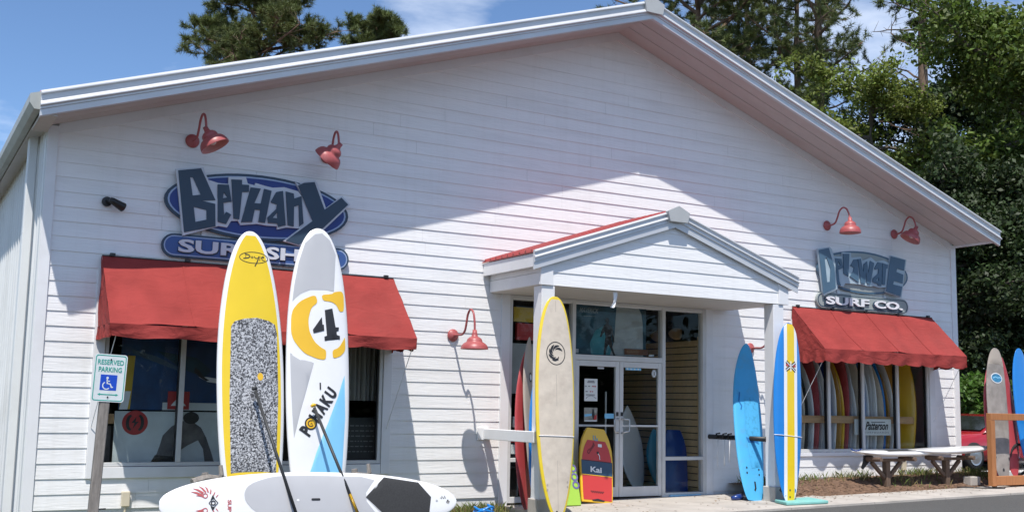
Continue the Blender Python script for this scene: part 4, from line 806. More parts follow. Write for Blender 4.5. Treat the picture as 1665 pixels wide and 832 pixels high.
# paddles leaning on the boards
PADK = pm('dark carbon shaft', (.030,.032,.034), .5, .15, 8)
def paddle(a, c, label, mg, tape):
    a, c = Vector(a), Vector(c); t = empty('paddle', c); tag(t, label, 'paddle', 'paddles leaning on the paddle boards')
    P = lambda f: tuple((a-c)*f); d = (a-c).normalized()
    MB().tube([P(.02), P(.985)], .018, 10).build('shaft', PADK, t, True)
    side = d.cross(Vector((0,1,0))).normalized()
    h = (a-c); MB().tube([tuple(h-side*.028+d*.0), tuple(h+d*.014), tuple(h+side*.028)], [.018,.024,.018], 10).build('grip', mg, t, True)
    if tape: MB().tube([P(.30), P(.42)], .0172, 10).build('tape_band', OLDWOOD, t, True); MB().tube([P(.06), P(.22)], .018, 10).build('blade_neck', BGOLD, t, True)
    q = MB(); fr = d.cross(side)
    vs = []
    for f, w in ((.02,.03),(-.05,.07),(-.12,.095),(-.20,.10),(-.28,.085),(-.32,.05)):
        for s_ in (-1, 1): vs.append(tuple(d*f*1.0+side*s_*w+fr*(.03*abs(f)))); 
    b2 = [tuple(Vector(p)+fr*.012) for p in vs]; nq = 6; F = []
    for i in range(nq-1): F += [(2*i,2*i+1,2*i+3,2*i+2), (12+2*i,12+2*i+2,12+2*i+3,12+2*i+1), (2*i,2*i+2,12+2*i+2,12+2*i), (2*i+1,12+2*i+1,12+2*i+3,2*i+3)]
    F += [(0,12,13,1),(10,11,23,22)]
    q.add(vs+b2, F); q.build('blade', BGOLD if tape else PADK, t, True); return t
paddle((2.20,-1.555,1.505), (2.535,-2.22,.135), 'dark paddle leaning against the yellow paddle board', PADK, False)
paddle((2.905,-1.585,1.325), (3.275,-2.25,.06), 'dark paddle with gold grip and blade neck leaning against the white and blue board', BGOLD, True)

# 4 cream longboard on the left porch column
lb_ = surfboard('surfboard', (6.115,-1.90,-.055), (6.20,-1.61,2.825), .61, .085, BLEMON, 'cream longboard with yellow rails and a black wave emblem tied to the left column', 'surfboard', 'surfboards stood by the entrance', nose=(2.3,.43), tail=(.14,2.1,.62), tm=.52, nrock=.04)
def in2(bo, ins, t0, t1): return inset(bo, ins, t0, t1)
patch(lb_, 'deck_panel', [in2(lb_, .038, .008, .985)], BCREAM)
stroke(lb_, 'stringer', [(0, .10), (0, lb_.L-.06)], .006, BTAN, .004)
mx_, mz_ = -.005, 2.128
stroke(lb_, 'emblem', ell(mx_, mz_, .142, .150, 44), .012, BINK, .004, True)
for a, r0, r1 in ((20,.045,.105),(62,.045,.115),(104,.045,.115),(146,.045,.11),(188,.05,.11),(235,.06,.105)):
    pts = [(mx_+(r1-(r1-r0)*i/6)*math.cos(R(a+i*14)), mz_+(r1-(r1-r0)*i/6)*math.sin(R(a+i*14))) for i in range(7)]
    P0 = [Vector(p) for p in pts]; wv = [.008,.026,.034,.030,.022,.014,.006]; l_, r_ = [], []
    for i, p in enumerate(P0):
        d = (P0[min(i+1,6)]-P0[max(i-1,0)]).normalized(); n_ = Vector((-d.y,d.x))*wv[i]/2; l_.append(tuple(p+n_)); r_.append(tuple(p-n_))
    patch(lb_, 'emblem', [l_+r_[::-1]], BINK, .004, 0)
stroke(lb_, 'emblem', [(mx_+.085*math.cos(R(a)), mz_+.085*math.sin(R(a))) for a in range(225, 300, 12)], .022, BINK, .0045)
plugs(lb_, [(-.155,.42),(-.155,.36),(.15,.46),(.15,.40)], BTAN, .013); patch(lb_, 'leash_plug', [ell(-.02,.07,.02,.03,12)], BINK, .004, 0)
q = MB(); q.tube([(x, -lb_.hd(x, 1.05)-.006, 1.045+.0*x) for x in [-.27+.54*i/14 for i in range(15)]], .006, 6); q.build('tie_cord', TRIM, lb_.o)
fin(lb_, .28, .18, BINK)
# red, grey and blue boards behind it, under the side of the porch
surfboard('surfboard', (6.36,-.66,-.06), (6.50,-.34,2.25), .50, .07, BRED, 'faded red surfboard seen edge on, behind the white side rail of the porch', 'surfboard', 'surfboards stood by the entrance', yawd=30, nose=(2.0,.62), nrock=.10)
gb = surfboard('surfboard', (6.47,-.82,-.06), (6.45,-.44,2.34), .46, .07, BTAN, 'grey tan surfboard between the red board and the cream longboard', 'surfboard', 'surfboards stood by the entrance', yawd=40, nose=(2.1,.55), tail=(.35,2,.6), nrock=.08)
plugs(gb, [(-.08,.42),(.08,.42),(0,.22)], BINK, .022); patch(gb, 'emblem', [ell(.0, 1.85, .06, .07, 20)], BINK, .004, 0); patch(gb, 'emblem', [ell(.0, 1.85, .04, .045, 20)], BW, .006, 0)
surfboard('surfboard', (6.28,-1.05,.03), (6.40,-.85,1.95), .44, .075, BBLUE, 'bright blue surfboard peeking out behind the cream longboard', 'surfboard', 'surfboards stood by the entrance', yawd=40, nose=(2.0,.6), nrock=.06)
# 5 bodyboards at the door
# flat-nosed outline: rebuild the profile with straight cut ends
def flatboard(B, T, wid, m, label, group, yawd=0, th=.055, prof=None):
    prof = prof or [(0,.90),(.03,.92),(.15,.95),(.35,.97),(.55,1.0),(.72,.95),(.85,.82),(.94,.66),(.985,.56),(1,.50)]
    B, T = Vector(B), Vector(T); v = (T-B); Lg = v.length; v.normalize(); u = Vector((math.cos(R(yawd)), math.sin(R(yawd)), 0)); u = (u-v*u.dot(v)).normalized(); nn = u.cross(v)
    def w(t):
        for (a, x), (c, y) in zip(prof[:-1], prof[1:]):
            if t <= c: return wid/2*(x+(y-x)*(t-a)/(c-a))
        return wid/2*prof[-1][1]
    b = MB(); ts = sorted(set([i/26 for i in range(27)]+[p[0] for p in prof])); n = len(ts)
    for t in ts:
        W_ = w(t)
        for x, y in ((-1,-.3),(-.96,-.5),(0,-.54),(.96,-.5),(1,-.3),(1,.2),(.9,.5),(-.9,.5),(-1,.2)): b.v.append((x*W_, y*th, t*Lg))
    r = 9
    for i in range(n-1):
        for k in range(r): b.f.append((i*r+k, i*r+(k+1)%r, (i+1)*r+(k+1)%r, (i+1)*r+k))
    b.f += [tuple(range(r)), tuple((n-1)*r+k for k in reversed(range(r)))]
    o = b.build('bodyboard', m, None); bevel(o, .006, 2); o.matrix_world = Matrix(((u.x,-nn.x,v.x,B.x),(u.y,-nn.y,v.y,B.y),(u.z,-nn.z,v.z,B.z),(0,0,0,1)))
    tag(o, label, 'bodyboard', group); bo = Board(); bo.o, bo.L, bo.w = o, Lg, w; bo.hd = lambda a, z: th*.54; return bo
GB = 'bodyboards leaning at the entrance'
kb = flatboard((7.79,-.36,-.035), (7.91,-.115,1.045), .60, BGOLD, 'yellow bodyboard with red deck and a dark blue band, leaning on the left door', GB)
sc_ = lambda t0, t1, k, n=14: [(-kb.w(t0+(t1-t0)*i/n)*k, kb.L*(t0+(t1-t0)*i/n)) for i in range(n+1)] + [(kb.w(t0+(t1-t0)*i/n)*k, kb.L*(t0+(t1-t0)*i/n)) for i in reversed(range(n+1))]
def redtop(t): return kb.w(min(1, t*1.17))*.9
tp = [(-redtop(t)*(1 if t < .7 else 1), kb.L*t) for t in [.03+i*.02 for i in range(41)]]
patch(kb, 'red_deck', [tp+[(-x, z) for x, z in reversed(tp)]], BORANGE, .002, .06)
patch(kb, 'blue_band', [[(-kb.w(.36)*.93,kb.L*.365),(kb.w(.36)*.93,kb.L*.365),(kb.w(.53)*.93,kb.L*.545),(-kb.w(.53)*.93,kb.L*.545)]], bmat('dark teal print', (.02,.055,.10)), .005, .06)
stroke(kb, 'trim_line', [(-kb.w(.36)*.93,kb.L*.358),(kb.w(.36)*.93,kb.L*.358)], .010, BGOLD, .006); stroke(kb, 'trim_line', [(-kb.w(.54)*.93,kb.L*.55),(kb.w(.54)*.93,kb.L*.55)], .008, BINK, .006)
btext(kb, 'lettering', 'Kai', -.02, .485, .20, .085, 0, BW, .03, .007); btext(kb, 'lettering', 'Cloud', -.10, .80, .20, .05, 52, BINK, .012, .005, .3); patch(kb, 'sticker', [rrect(.06,.855,.07,.045,.006)], BW, .005, 0); patch(kb, 'leash_plug', [ell(.02,.74,.02,.02,14)], BINK, .006, 0); stroke(kb, 'leash', [(.02,.73),(.045,.70),(.05,.64)], .012, BW, .008)
stroke(kb, 'lettering', [(-.12+.012*i, .155+.018*math.sin(i*2.1)) for i in range(20)], .012, BINK, .005); patch(kb, 'handle_recess', [[(-.11,.035),(.0,.058),(.13,.035),(.10,.02),(-.08,.02)]], BINK, .006, 0)
stroke(kb, 'emblem', [(-.05,1.0),(-.055,.945),(-.02,.925),(.03,.93)], .014, bmat('print cyan', (.05,.30,.45)), .004); stroke(kb, 'emblem', [(-.015,1.0),(-.015,.95),(.03,.955)], .014, MATS['print cyan'], .004)
gl = flatboard((7.18,-.55,-.045), (7.19,-.20,.86), .44, BLIME, 'lime green bodyboard mostly hidden by the cream longboard', GB)
for zz in (.42, .30, .55): patch(gl, 'emblem', [ell(.16, zz, .06, .06, 22), ell(.16, zz, .035, .035, 18)], bmat('print violet', (.15,.12,.30)), .004, 0)
flatboard((9.80,.30,.01), (9.83,.42,1.02), .50, BNAVY, 'navy blue bodyboard standing inside the right sidelight glass', GB, 0)
q = MB(); 
# 6 blue foam board
fb = surfboard('surfboard', (10.135,-1.15,-.01), (10.52,-.50,2.405), .57, .085, BFOAML, 'light blue soft-top surfboard leaning on the wall right of the door', 'surfboard', 'surfboards stood by the entrance', nose=(2.1,.55), tail=(.42,2.0,.6), tm=.48, nrock=.10)
SCUFF = bmat('worn wax print', (0.07, 0.40, 0.70), .8, 0, dirt=(.02,.12,.20), dscale=16, var=.12)
patch(fb, 'worn_print', [[(-.08,1.66),(.12,1.66),(.20,1.2),(.20,.55),(-.02,.5),(-.10,1.0)]], SCUFF, .004, .05); patch(fb, 'logo', [[(-.10,.98),(.13,.98),(.16,.90),(-.06,.90)]], BFOAMD, .005, .05)
stroke(fb, 'logo', [(-.17,1.70),(-.19,1.55),(-.14,1.48),(-.16,1.42)], .022, BFOAMD, .005); stroke(fb, 'logo', [(.01,.16),(.03,.20),(.02,.30)], .03, BINK, .005); plugs(fb, [(-.12,.50),(.12,.50),(-.12,.42),(.12,.42)], BINK, .014)
fin(fb, .40, .16, BINK)
# 7 striped board
st = surfboard('surfboard', (10.27,-1.75,.0), (10.485,-1.55,2.705), .575, .085, BBLUE, 'blue longboard with white and yellow centre stripes in front of the right column', 'surfboard', 'surfboards stood by the entrance', nose=(2.3,.43), tail=(.14,2.1,.62), tm=.52, nrock=.04)
def strip(bo, x0, x1, m, off, name):
    lo, hi_ = [], []
    for i in range(61):
        t = .004+.99*i/60; w = bo.w(t)-.004; lo.append((max(-w, min(w, x0)), t*bo.L)); hi_.append((max(-w, min(w, x1)), t*bo.L))
    k = [i for i in range(61) if hi_[i][0]-lo[i][0] > .004]; lo = [lo[i] for i in k]; hi_ = [hi_[i] for i in k]; patch(bo, name, [lo+hi_[::-1]], m, off, .05)
strip(st, -.112, .158, BW, .0025, 'white_stripe'); strip(st, -.050, .096, BYEL, .004, 'yellow_stripe')
cx_, cz_ = .023, 2.05
for a in (35, 145, 215, 325): stroke(st, 'emblem', [(cx_+.02*math.cos(R(a)), cz_+.02*math.sin(R(a))), (cx_+.115*math.cos(R(a)), cz_+.115*math.sin(R(a)))], .05, BINK, .0055); stroke(st, 'emblem', [(cx_+.02*math.cos(R(a)), cz_+.02*math.sin(R(a))), (cx_+.12*math.cos(R(a)), cz_+.12*math.sin(R(a)))], .014, BW, .007)
stroke(st, 'emblem', [(cx_-.10,cz_+.012),(cx_+.10,cz_+.012)], .034, BRED, .0065); stroke(st, 'emblem', [(cx_,cz_-.075),(cx_,cz_+.08)], .02, BW, .0060)
plugs(st, [(0,.20),(0,.10)], BINK, .014)
q = MB(); q.tube([(x, -st.hd(x, 1.0)-.006, 1.0) for x in [-.28+.56*i/14 for i in range(15)]], .006, 6); q.build('tie_cord', TRIM, st.o)
fin(st, .30, .18, BINK)
# foam rail with leashes beside the blue board
t = empty('leash_rail', (10.24, -.75, .93)); tag(t, 'black padded rail with hanging white cords between the wall and the right column', 'rail')
MB().tube([(-.02,.72,0),(0.02,0,.0),(.07,-.50,.0)], .038, 12).build('padded_bar', BLACK, t, True)
for yy, l in ((.52,.45),(.36,.42),(.24,.36),(.05,.18)):
    MB().tube([(-.01,yy,0),(-.03,yy-.02,-l*.5),(-.02,yy,-l),(.0,yy+.015,-l-.02)], .007, 6).build('cord', TRIM, t, True); MB().tube([(-.035,yy,-.03),(-.045,yy,.05),(.03,yy,.06)], .014, 6).build('clip', BLACK, t, True)
# teal foam mat, sandal-like fin scrap, blue hose
q = MB(); q.extr([(10.16,-1.58,g(10.3)+.005),(10.93,-1.50,g(10.9)+.005),(10.78,-2.06,g(10.8)+.005),(10.02,-1.98,g(10.0)+.005)], (0,0,.045)); o = q.build('foam_mat', TEALFOAM); bevel(o, .012, 2); tag(o, 'worn turquoise foam mat under the tail of the striped board', 'foam mat')
t = empty('swim_fin', (10.02,-.98,g(10)+.0)); tag(t, 'dark blue rubber swim fin lying on the pavement beside the blue board', 'swim fin')
MB().tube([(-.16,0,.03),(-.05,.0,.045),(.03,.0,.05)], [.03,.045,.05], 10).build('foot_pocket', BNAVY, t, True); q = MB(); q.extr([(.02,-.05,.03),(.02,.05,.03),(.22,.11,.015),(.26,-.10,.015)], (0,0,.014)); q.build('blade', BLACK, t)
t = empty('garden_hose', (5.35,-1.35,g(5.35)-.02)); tag(t, 'coiled bright blue hose on the grass beside the white paddle board', 'hose')
q = MB(); q.tube([(.12*math.cos(a)*(1+.12*math.sin(a*1.3)), .12*math.sin(a), .02+.012*a/2+.02*math.sin(a*2.7)) for a in [i*.35 for i in range(75)]], .016, 6); q.build('coil', BBLUE, t, True)
# ------------------------------------------------------------------ bench posts with the two white boards
def tpost(x, y, zt, label):
    z0 = g(x)+bedz(x, y); t = empty('board_stand', (x, y, z0)); tag(t, label, 'board stand', 'timber stands under the white boards')
    h = zt-z0; bevel(MB().box(-.05,.05,-.05,.05,-.1,h-.05).build('post', BROWNWOOD, t), .006)
    bevel(MB().box(-.44,.44,-.045,.045,h-.05,h).build('arm', BROWNWOOD, t), .006)
    for s_ in (-1, 1): bevel(MB().bar((s_*.05,0,h-.32),(s_*.36,0,h-.055),.055,.06).build('brace', BROWNWOOD, t), .004)
    for s_ in (-1, 1): MB().tube([(s_*.42,-.27,h-.0),(s_*.42,.08,h-.0)], .036, 10).build('log_rest', BROWNWOOD, t)
    return t
tpost(13.55, -.72, .585, 'timber T-shaped stand under the tail of the white boards, nearer the entrance'); tpost(14.98, -.80, .60, 'timber T-shaped stand under the white boards, nearest the wall corner')
fl1 = surfboard('surfboard', (12.88,-.66,.672), (14.85,-.73,.675), .58, .115, BW, 'white surfboard lying flat on the stands, black fin hanging under its tail', 'surfboard', 'white boards lying on the stands', upvec=(0,-1,0), nose=(2.2,.62), tail=(.35,2,.6), nrock=.04)
for du in (0,): q = MB(); q.extr([(-.006,.03,.18),(-.006,.03,.42),(-.006,.15,.30),(-.006,.27,.16),(-.006,.24,.12),(-.006,.13,.17)], (.012,0,0)); q.build('fin', BINK, fl1.o)
patch(fl1, 'deck_pad', [[(-.22,.55),(.22,.55),(.22,1.3),(-.22,1.3)]], BPADK, .004, .08)
q = MB(); q.tube([(-.05+.09*math.cos(a), -.06-.02*math.sin(a*2), .06+.09*math.sin(a)) for a in [i*.4 for i in range(20)]], .008, 6); q.build('leash', BNAVY, fl1.o, True)
fl2 = surfboard('surfboard', (14.05,-.84,.70), (16.42,-.62,.735), .60, .12, BW, 'white surfboard lying flat on the stands, its pointed nose past the wall corner', 'surfboard', 'white boards lying on the stands', upvec=(0,-1,0), nose=(2.0,.75), tail=(.3,2,.6), nrock=.05)
for zz in (2.02,): patch(fl2, 'stripe', [[(-.25,zz),(.25,zz+.02),(.24,zz+.05),(-.25,zz+.03)]], BINK, .004, .08)
# ------------------------------------------------------------------ orange timber rack at the right edge and its boards
t = empty('board_rack', (15.6, -1.4, g(15.6))); tag(t, 'orange stained timber rack holding boards at the right edge of the pavement', 'rack')
for x in (-.22, 1.75): bevel(MB().box(x, x+.11, -.05, .05, .03, 1.17).build('post', WOOD, t), .006)
bevel(MB().box(-.108, 1.748, -.045, .045, .04, .20).build('bottom_rail', WOOD, t), .006)
bevel(MB().box(-.218, 1.858, -.052, .052, 1.171, 1.29).build('top_rail', WOOD, t), .006)
bevel(MB().bar((.42,.30,1.17),(.80,.42,.50),.05,.08).build('brace', WOOD, t), .004)
bevel(MB().box(.45,1.7,.05,.56,.10,.135).build('shelf', WOOD, t), .004)
for x in (-.12, 1.7): MB().tube([(x-.02,-.0,.03),(x+.02,.0,.03)], .04, 12).build('caster', BLACK, t)
GR = 'boards standing in the timber rack'
rb = surfboard('surfboard', (15.98,-1.20,.26), (16.18,-.95,2.575), .56, .075, BWAX, 'waxy grey longboard with a blue oval badge standing in the timber rack', 'surfboard', GR, nose=(2.6,.42), tail=(.42,2,.6), nrock=.05)
patch(rb, 'nose_panel', [inset(rb, .006, .86, .992)], BTAN, .0028)
patch(rb, 'badge', [ell(-.02,1.78,.155,.095,32)], BW, .004, .05); patch(rb, 'badge', [ell(-.02,1.78,.135,.078,32)], bmat('badge blue', (.03,.20,.36), var=.5, scale=12), .006, .05)
stroke(rb, 'badge', [(-.13,1.77),(-.06,1.80),(.0,1.785),(.06,1.80),(.10,1.79)], .02, BSKY, .008)
plugs(rb, [(-.19,.34),(.19,.34),(0,.13)], BINK, .025)
surfboard('surfboard', (16.52,-1.05,.26), (16.55,-.80,2.42), .52, .07, BRED, 'faded red surfboard standing right behind the waxy grey longboard in the timber rack', 'surfboard', GR, nose=(2.0,.75), nrock=.06)
surfboard('surfboard', (16.30,-.86,.26), (16.34,-.70,2.3), .42, .06, BPINK, 'dark pink board just showing left of the waxy grey longboard', 'surfboard', GR, nose=(2.0,.75), nrock=.03)
surfboard('surfboard', (16.83,-1.20,.26), (16.86,-.95,2.60), .52, .075, BBLUE, 'azure surfboard at the far right edge of the timber rack', 'surfboard', GR, nose=(2.4,.45), nrock=.05)
t = empty('bicycle_wheel', (16.72,-1.02,.56)); tag(t, 'black spoked bicycle wheel leaning between the boards in the timber rack', 'bicycle wheel')
q = MB(); N = 36; q.tube([(.27*math.cos(2*math.pi*i/N), 0, .30*0+.27*math.sin(2*math.pi*i/N)) for i in range(N+1)], .026, 8, False); q.build('tyre', TYRE, t, True)
q = MB(); [q.tube([(0,0,0),(.25*math.cos(a),0,.25*math.sin(a))], .003, 4) for a in [i*2*math.pi/20 for i in range(20)]]; q.tube([(0,-.04,0),(0,.04,0)], .022, 8); q.build('spokes', STEEL, t)
t = empty('cable', (15.2,-1.55,g(15.2))); tag(t, 'thin black cable looped on the pavement left of the timber rack', 'cable')
q = MB(); q.tube([(.5,.1,.01),(.25,-.06,.01),(.05,.05,.01),(-.15,.3,.012),(-.35,.42,.015)], .012, 6); q.build('loop', BLACK, t, True)
b = bevel(MB().box(15.45,15.72,-.95,-.78,g(15.5),g(15.5)+.16).build('concrete_block', CONC), .012); tag(b, 'pale concrete block on the bed edge behind the timber rack', 'concrete block')
b = bevel(MB().box(17.4,21.4,.55,.72,g(19)-.06,g(19)+.07).build('parking_stop', pm('painted concrete', (.62,.60,.56), .8, .1, 6, dirt=(.4,.38,.35))), .02); tag(b, 'long white concrete wheel stop in front of the red car', 'wheel stop')

# ------------------------------------------------------------------ red car parked beside the building, nose to the left
t = empty('parked_car', (21.0, 3.0, g(21)-.06)); tag(t, 'red car parked beyond the right corner of the building, windscreen to the left', 'car')
def loft(secs, m, name, par, smooth=True):
    n = len(secs[0]); q = MB()
    for s_ in secs: q.v += s_
    for i in range(len(secs)-1):
        for k in range(n): q.f.append((i*n+k, i*n+(k+1)%n, (i+1)*n+(k+1)%n, (i+1)*n+k))
    q.f += [tuple(reversed(range(n))), tuple((len(secs)-1)*n+k for k in range(n))]
    o = q.build(name, m, par, smooth); return o
def sec(x, hw, zb, zt, r):
    return [(x,-hw+r*.6,zb),(x,-hw,zb+r),(x,-hw-.0,(zb+zt)/2),(x,-hw+.03,zt-r*.6),(x,-hw+r,zt),(x,hw-r,zt),(x,hw-.03,zt-r*.6),(x,hw,(zb+zt)/2),(x,hw,zb+r),(x,hw-.6*r,zb)]
bd = [(-2.15,.62,.32,.55,.10),(-2.08,.76,.24,.66,.12),(-1.7,.85,.20,.76,.14),(-.95,.875,.19,.83,.14),(0,.885,.19,.87,.12),(.9,.885,.19,.89,.12),(1.6,.87,.20,.90,.14),(2.05,.80,.25,.88,.14),(2.15,.68,.34,.74,.1)]
bodyo = loft([sec(*s_) for s_ in bd], CARRED, 'body', t)
cb_ = [(-.98,.80,.83),(-.20,.70,1.17),(.15,.665,1.235),(.75,.66,1.235),(1.25,.68,1.15),(1.75,.76,.90)]
loft([[(x,-.80,.80),(x,-hw-.03,.80+(z-.80)*.55),(x,-hw,z-.03),(x,-hw+.06,z),(x,hw-.06,z),(x,hw,z-.03),(x,hw+.03,.80+(z-.80)*.55),(x,.80,.80)] for x, hw, z in cb_], CARRED, 'cabin', t)
q = MB(); q.add([(-.95,-.73,.855),(-.95,.73,.855),(-.23,.62,1.165),(-.23,-.62,1.165),(-.93,-.73,.845),(-.93,.73,.845),(-.21,.62,1.15),(-.21,-.62,1.15)], [(0,3,2,1),(0,1,5,4),(1,2,6,5),(2,3,7,6),(3,0,4,7)]); o = q.build('windscreen', CARGLASS, t); o.location = (-.03,0,.022)
for s_ in (-1, 1):
    q = MB(); q.extr([(-.62,s_*.835,.875),(.28,s_*.845,.885),(.28,s_*.745,1.17),(-.02,s_*.745,1.165)], (0,s_*.006,0)); q.build('side_window', CARGLASS, t)
    q = MB(); q.extr([(.36,s_*.845,.885),(1.35,s_*.835,.905),(1.08,s_*.755,1.12),(.72,s_*.745,1.17),(.36,s_*.745,1.17)], (0,s_*.006,0)); q.build('side_window', CARGLASS, t)
    mo = MB().box(-.62,-.44,min(s_*.90,s_*1.06),max(s_*.90,s_*1.06),.87,1.0).build('mirror', BLACK, t); bevel(mo, .03, 2); MB().bar((-.50,s_*.85,.90),(-.52,s_*.93,.92),.05,.03).build('mirror_stalk', BLACK, t)
    do = MB().box(-.66,.32,s_*.884-.004,s_*.884+.004,.26,.84).build('door', CARRED, t); bevel(do, .003); MB().box(.14,.28,min(s_*.889,s_*.91),max(s_*.889,s_*.91),.72,.75).build('handle', CARRED, do)
    for x in (-1.38, 1.35):
        M = Matrix.Translation((x, s_*.80, .30)) @ Matrix.Rotation(R(90), 4, 'X'); q = MB(); q.lathe([(0,-.1),(.24,-.1),(.305,-.08),(.31,0),(.305,.08),(.24,.1),(0,.1)], 28, M); wv = q.build('wheel', TYRE, t, True)
        q = MB(); q.lathe([(0,-.112),(.05,-.115),(.17,-.105),(.20,-.11),(.205,-.09)] if s_ > 0 else [(0,.112),(.05,.115),(.17,.105),(.20,.11),(.205,.09)], 20, M); q.build('rim', STEEL, wv)
    q = MB(); q.box(-2.10,-1.86,min(s_*.50,s_*.79),max(s_*.50,s_*.79),.60,.70); o = q.build('headlight', pm('headlight lens', (.6,.62,.62), .1, .05), t); bevel(o, .03, 2)
q = MB(); q.box(-2.19,-2.12,-.42,.42,.36,.47); q.build('grille', BLACK, t)

# ------------------------------------------------------------------ things behind the shop windows
def flat(name, x0, x1, z0, z1, y, m, th=.006): return MB().box(x0, x1, y, y+th, z0, z1).build(name, m)
# left window posters
p1 = flat('wave_poster', 1.02, 2.75, 1.235, 2.45, .17, POSTBLUE); tag(p1, 'dark blue ocean poster with a red square emblem, upper left in the left window', 'poster')
V_, F_ = None, None
def shp(par, name, loop, y, m): return plate(name, [loop], y, .0015, m, par)
shp(p1, 'poster_edge', [(1.03,1.24),(1.16,1.24),(1.19,1.90),(1.10,1.90)], .1675, POSTYEL); shp(p1, 'poster_foam', [(1.03,1.236),(1.13,1.236),(1.16,1.46),(1.09,1.46)], .1655, BW)
shp(p1, 'wave_crest', [(1.15,1.98),(1.45,1.90),(1.75,1.76),(1.72,1.73),(1.40,1.84),(1.15,1.93)], .1665, POSTDIM); shp(p1, 'wave_face', [(1.45,1.97),(1.95,1.90),(2.15,1.74),(2.05,1.66),(1.75,1.76)], .167, POSTTEAL)
shp(p1, 'board_shape', [(1.98,1.66),(2.10,1.60),(2.26,1.58),(2.40,1.62),(2.25,1.64),(2.10,1.66)], .1655, BW); shp(p1, 'rider_shape', [(1.93,1.78),(1.99,1.74),(2.05,1.66),(2.12,1.62),(2.08,1.61),(1.99,1.66),(1.92,1.72)], .165, BINK)
shp(p1, 'poster_band', [(1.55,1.236),(2.74,1.236),(2.74,1.33),(1.55,1.33)], .1665, POSTWHITE)
e = shp(p1, 'emblem', [(1.61,1.245),(1.88,1.245),(1.88,1.47),(1.61,1.47)], .165, POSTRED); shp(p1, 'emblem_mark', [(1.65,1.29),(1.84,1.29),(1.80,1.34),(1.75,1.41),(1.70,1.35)], .163, BW)
p2 = flat('surfer_poster', .99, 2.75, .575, 1.215, .19, POSTWHITE); tag(p2, 'pale poster of a grey torso with a round red emblem, low in left window', 'poster')
plate('emblem', [ell(1.235,1.075,.155,.150,36)], .187, .0015, POSTRED, p2)
for s_ in (-1, 1): shp(p2, 'emblem_mark', [(1.235+s_*(.05+.055*math.sin(R(a))*0+.06*math.cos(R(a-90))), 1.075+.10*math.sin(R(a-90))) for a in range(0, 181, 20)] + [(1.235+s_*(.04+.03*math.cos(R(a-90))), 1.075+.075*math.sin(R(a-90))) for a in range(180, -1, -20)], .1850, BINK)
shp(p2, 'emblem_mark', [(1.25,1.15),(1.19,1.07),(1.23,1.075),(1.21,1.0),(1.28,1.09),(1.24,1.085)], .1848, BINK)
shp(p2, 'torso_shape', [(1.46,.578),(1.52,.70),(1.55,.80),(1.58,.92),(1.68,1.03),(1.80,1.10),(1.93,1.10),(2.05,1.02),(2.12,.90),(2.20,.70),(2.24,.578),(2.12,.578),(2.09,.75),(2.02,.86),(1.90,.80),(1.78,.72),(1.72,.578)], .1865, POSTGREY)
plate('head_shape', [ell(1.92,1.14,.10,.075,24)], .186, .001, BINK, p2)
shp(p2, 'shorts_shape', [(1.44,.577),(1.50,.68),(1.72,.66),(1.78,.577)], .1845, BINK)
b = MB().box(.85, .985, .20, .26, 1.06, 1.18).build('timber_block', PINEW); tag(b, 'pale timber block at the left end of the left window display', 'block')
b = MB().box(.845, .98, .32, .36, .58, 1.03).build('notice_board', POSTGREY); tag(b, 'dark grey notice board in the lower left corner of the left window', 'board')
t = empty('window_curtain', (4.2, .35, 2.3)); tag(t, 'pale pleated curtain hanging at the right end of the left window', 'curtain')
vs, fs = [], []
N, Mv = 80, 8
for j in range(Mv+1):
    for i in range(N+1): vs.append((-.38+.72*i/N+.015*j/Mv*math.sin(i*.7), .05*math.sin(i*.78)+.02*math.sin(i*.31), -1.0*j/Mv+.1))
for j in range(Mv):
    for i in range(N): a = j*(N+1)+i; fs.append((a, a+1, a+N+2, a+N+1))
q = MB(); q.add(vs, fs); q.build('cloth', pm('grey curtain cloth', (.42,.40,.37), .9, .1), t, True, False); MB().tube([(-.42,0,.1),(.38,0,.1)], .012, 8).build('rod', DKMETAL, t)
t = flat('chalkboard', 3.95, 4.50, .60, 1.17, .20, pm('chalkboard slate', (.03,.035,.035), .8, .3, 6)); tag(t, 'dark chalkboard with faint lines standing low in the left window', 'chalkboard')
for i in range(6):
    q = MB(); x = 4.02
    while x < 4.42: w_ = random.uniform(.02, .07); q.box(x, x+w_, .197, .199, 1.05-i*.07, 1.065-i*.07); x += w_+.02
    q.build('chalk_line', pm('chalk', (.16,.17,.17), .9), t)
# boards racked behind the right window: rails to the glass
cols = [('faded red', BRED), ('white', BW), ('cream', BCREAM), ('charcoal', BPADK), ('bone white', BW), ('crimson', BRED), ('pale grey', BGREY), ('white', BW), ('navy', BNAVY), ('ivory', BW), ('ochre', BAMBER), ('gold', BGOLD), ('scarlet', BRED), ('pale grey', BGREY), ('white', BW), ('cream', BCREAM),
        ('azure', BBLUE), ('chalk white', BW), ('silver grey', BGREY), ('milk white', BW), ('cream', BCREAM), ('royal blue', BBLUE), ('olive gold', BAMBER), ('off white', BW)]
for i, (cn_, m) in enumerate(cols):
    x = 12.32+.108*i+random.uniform(-.012, .012); hgt = random.uniform(2.25, 2.75); ln = random.uniform(.02, .10)
    bay = 'first' if x < 12.95 else 'second' if x < 13.8 else 'third'
    prev = cols[i-1][0] if i else 'window frame'
    nxt = cols[i+1][0] if i < len(cols)-1 else 'amber board'
    surfboard('surfboard', (x, .47, .02), (x+ln, .45, hgt), .52, .07, m, f'{cn_} surfboard edge on in the right window, {bay} bay, {prev} to its left', 'surfboard', 'surfboards racked behind the right window', yawd=-88 if i % 5 else -80, nose=(2.0,.72), nrock=.16, trock=.05, n=26, ring=12)
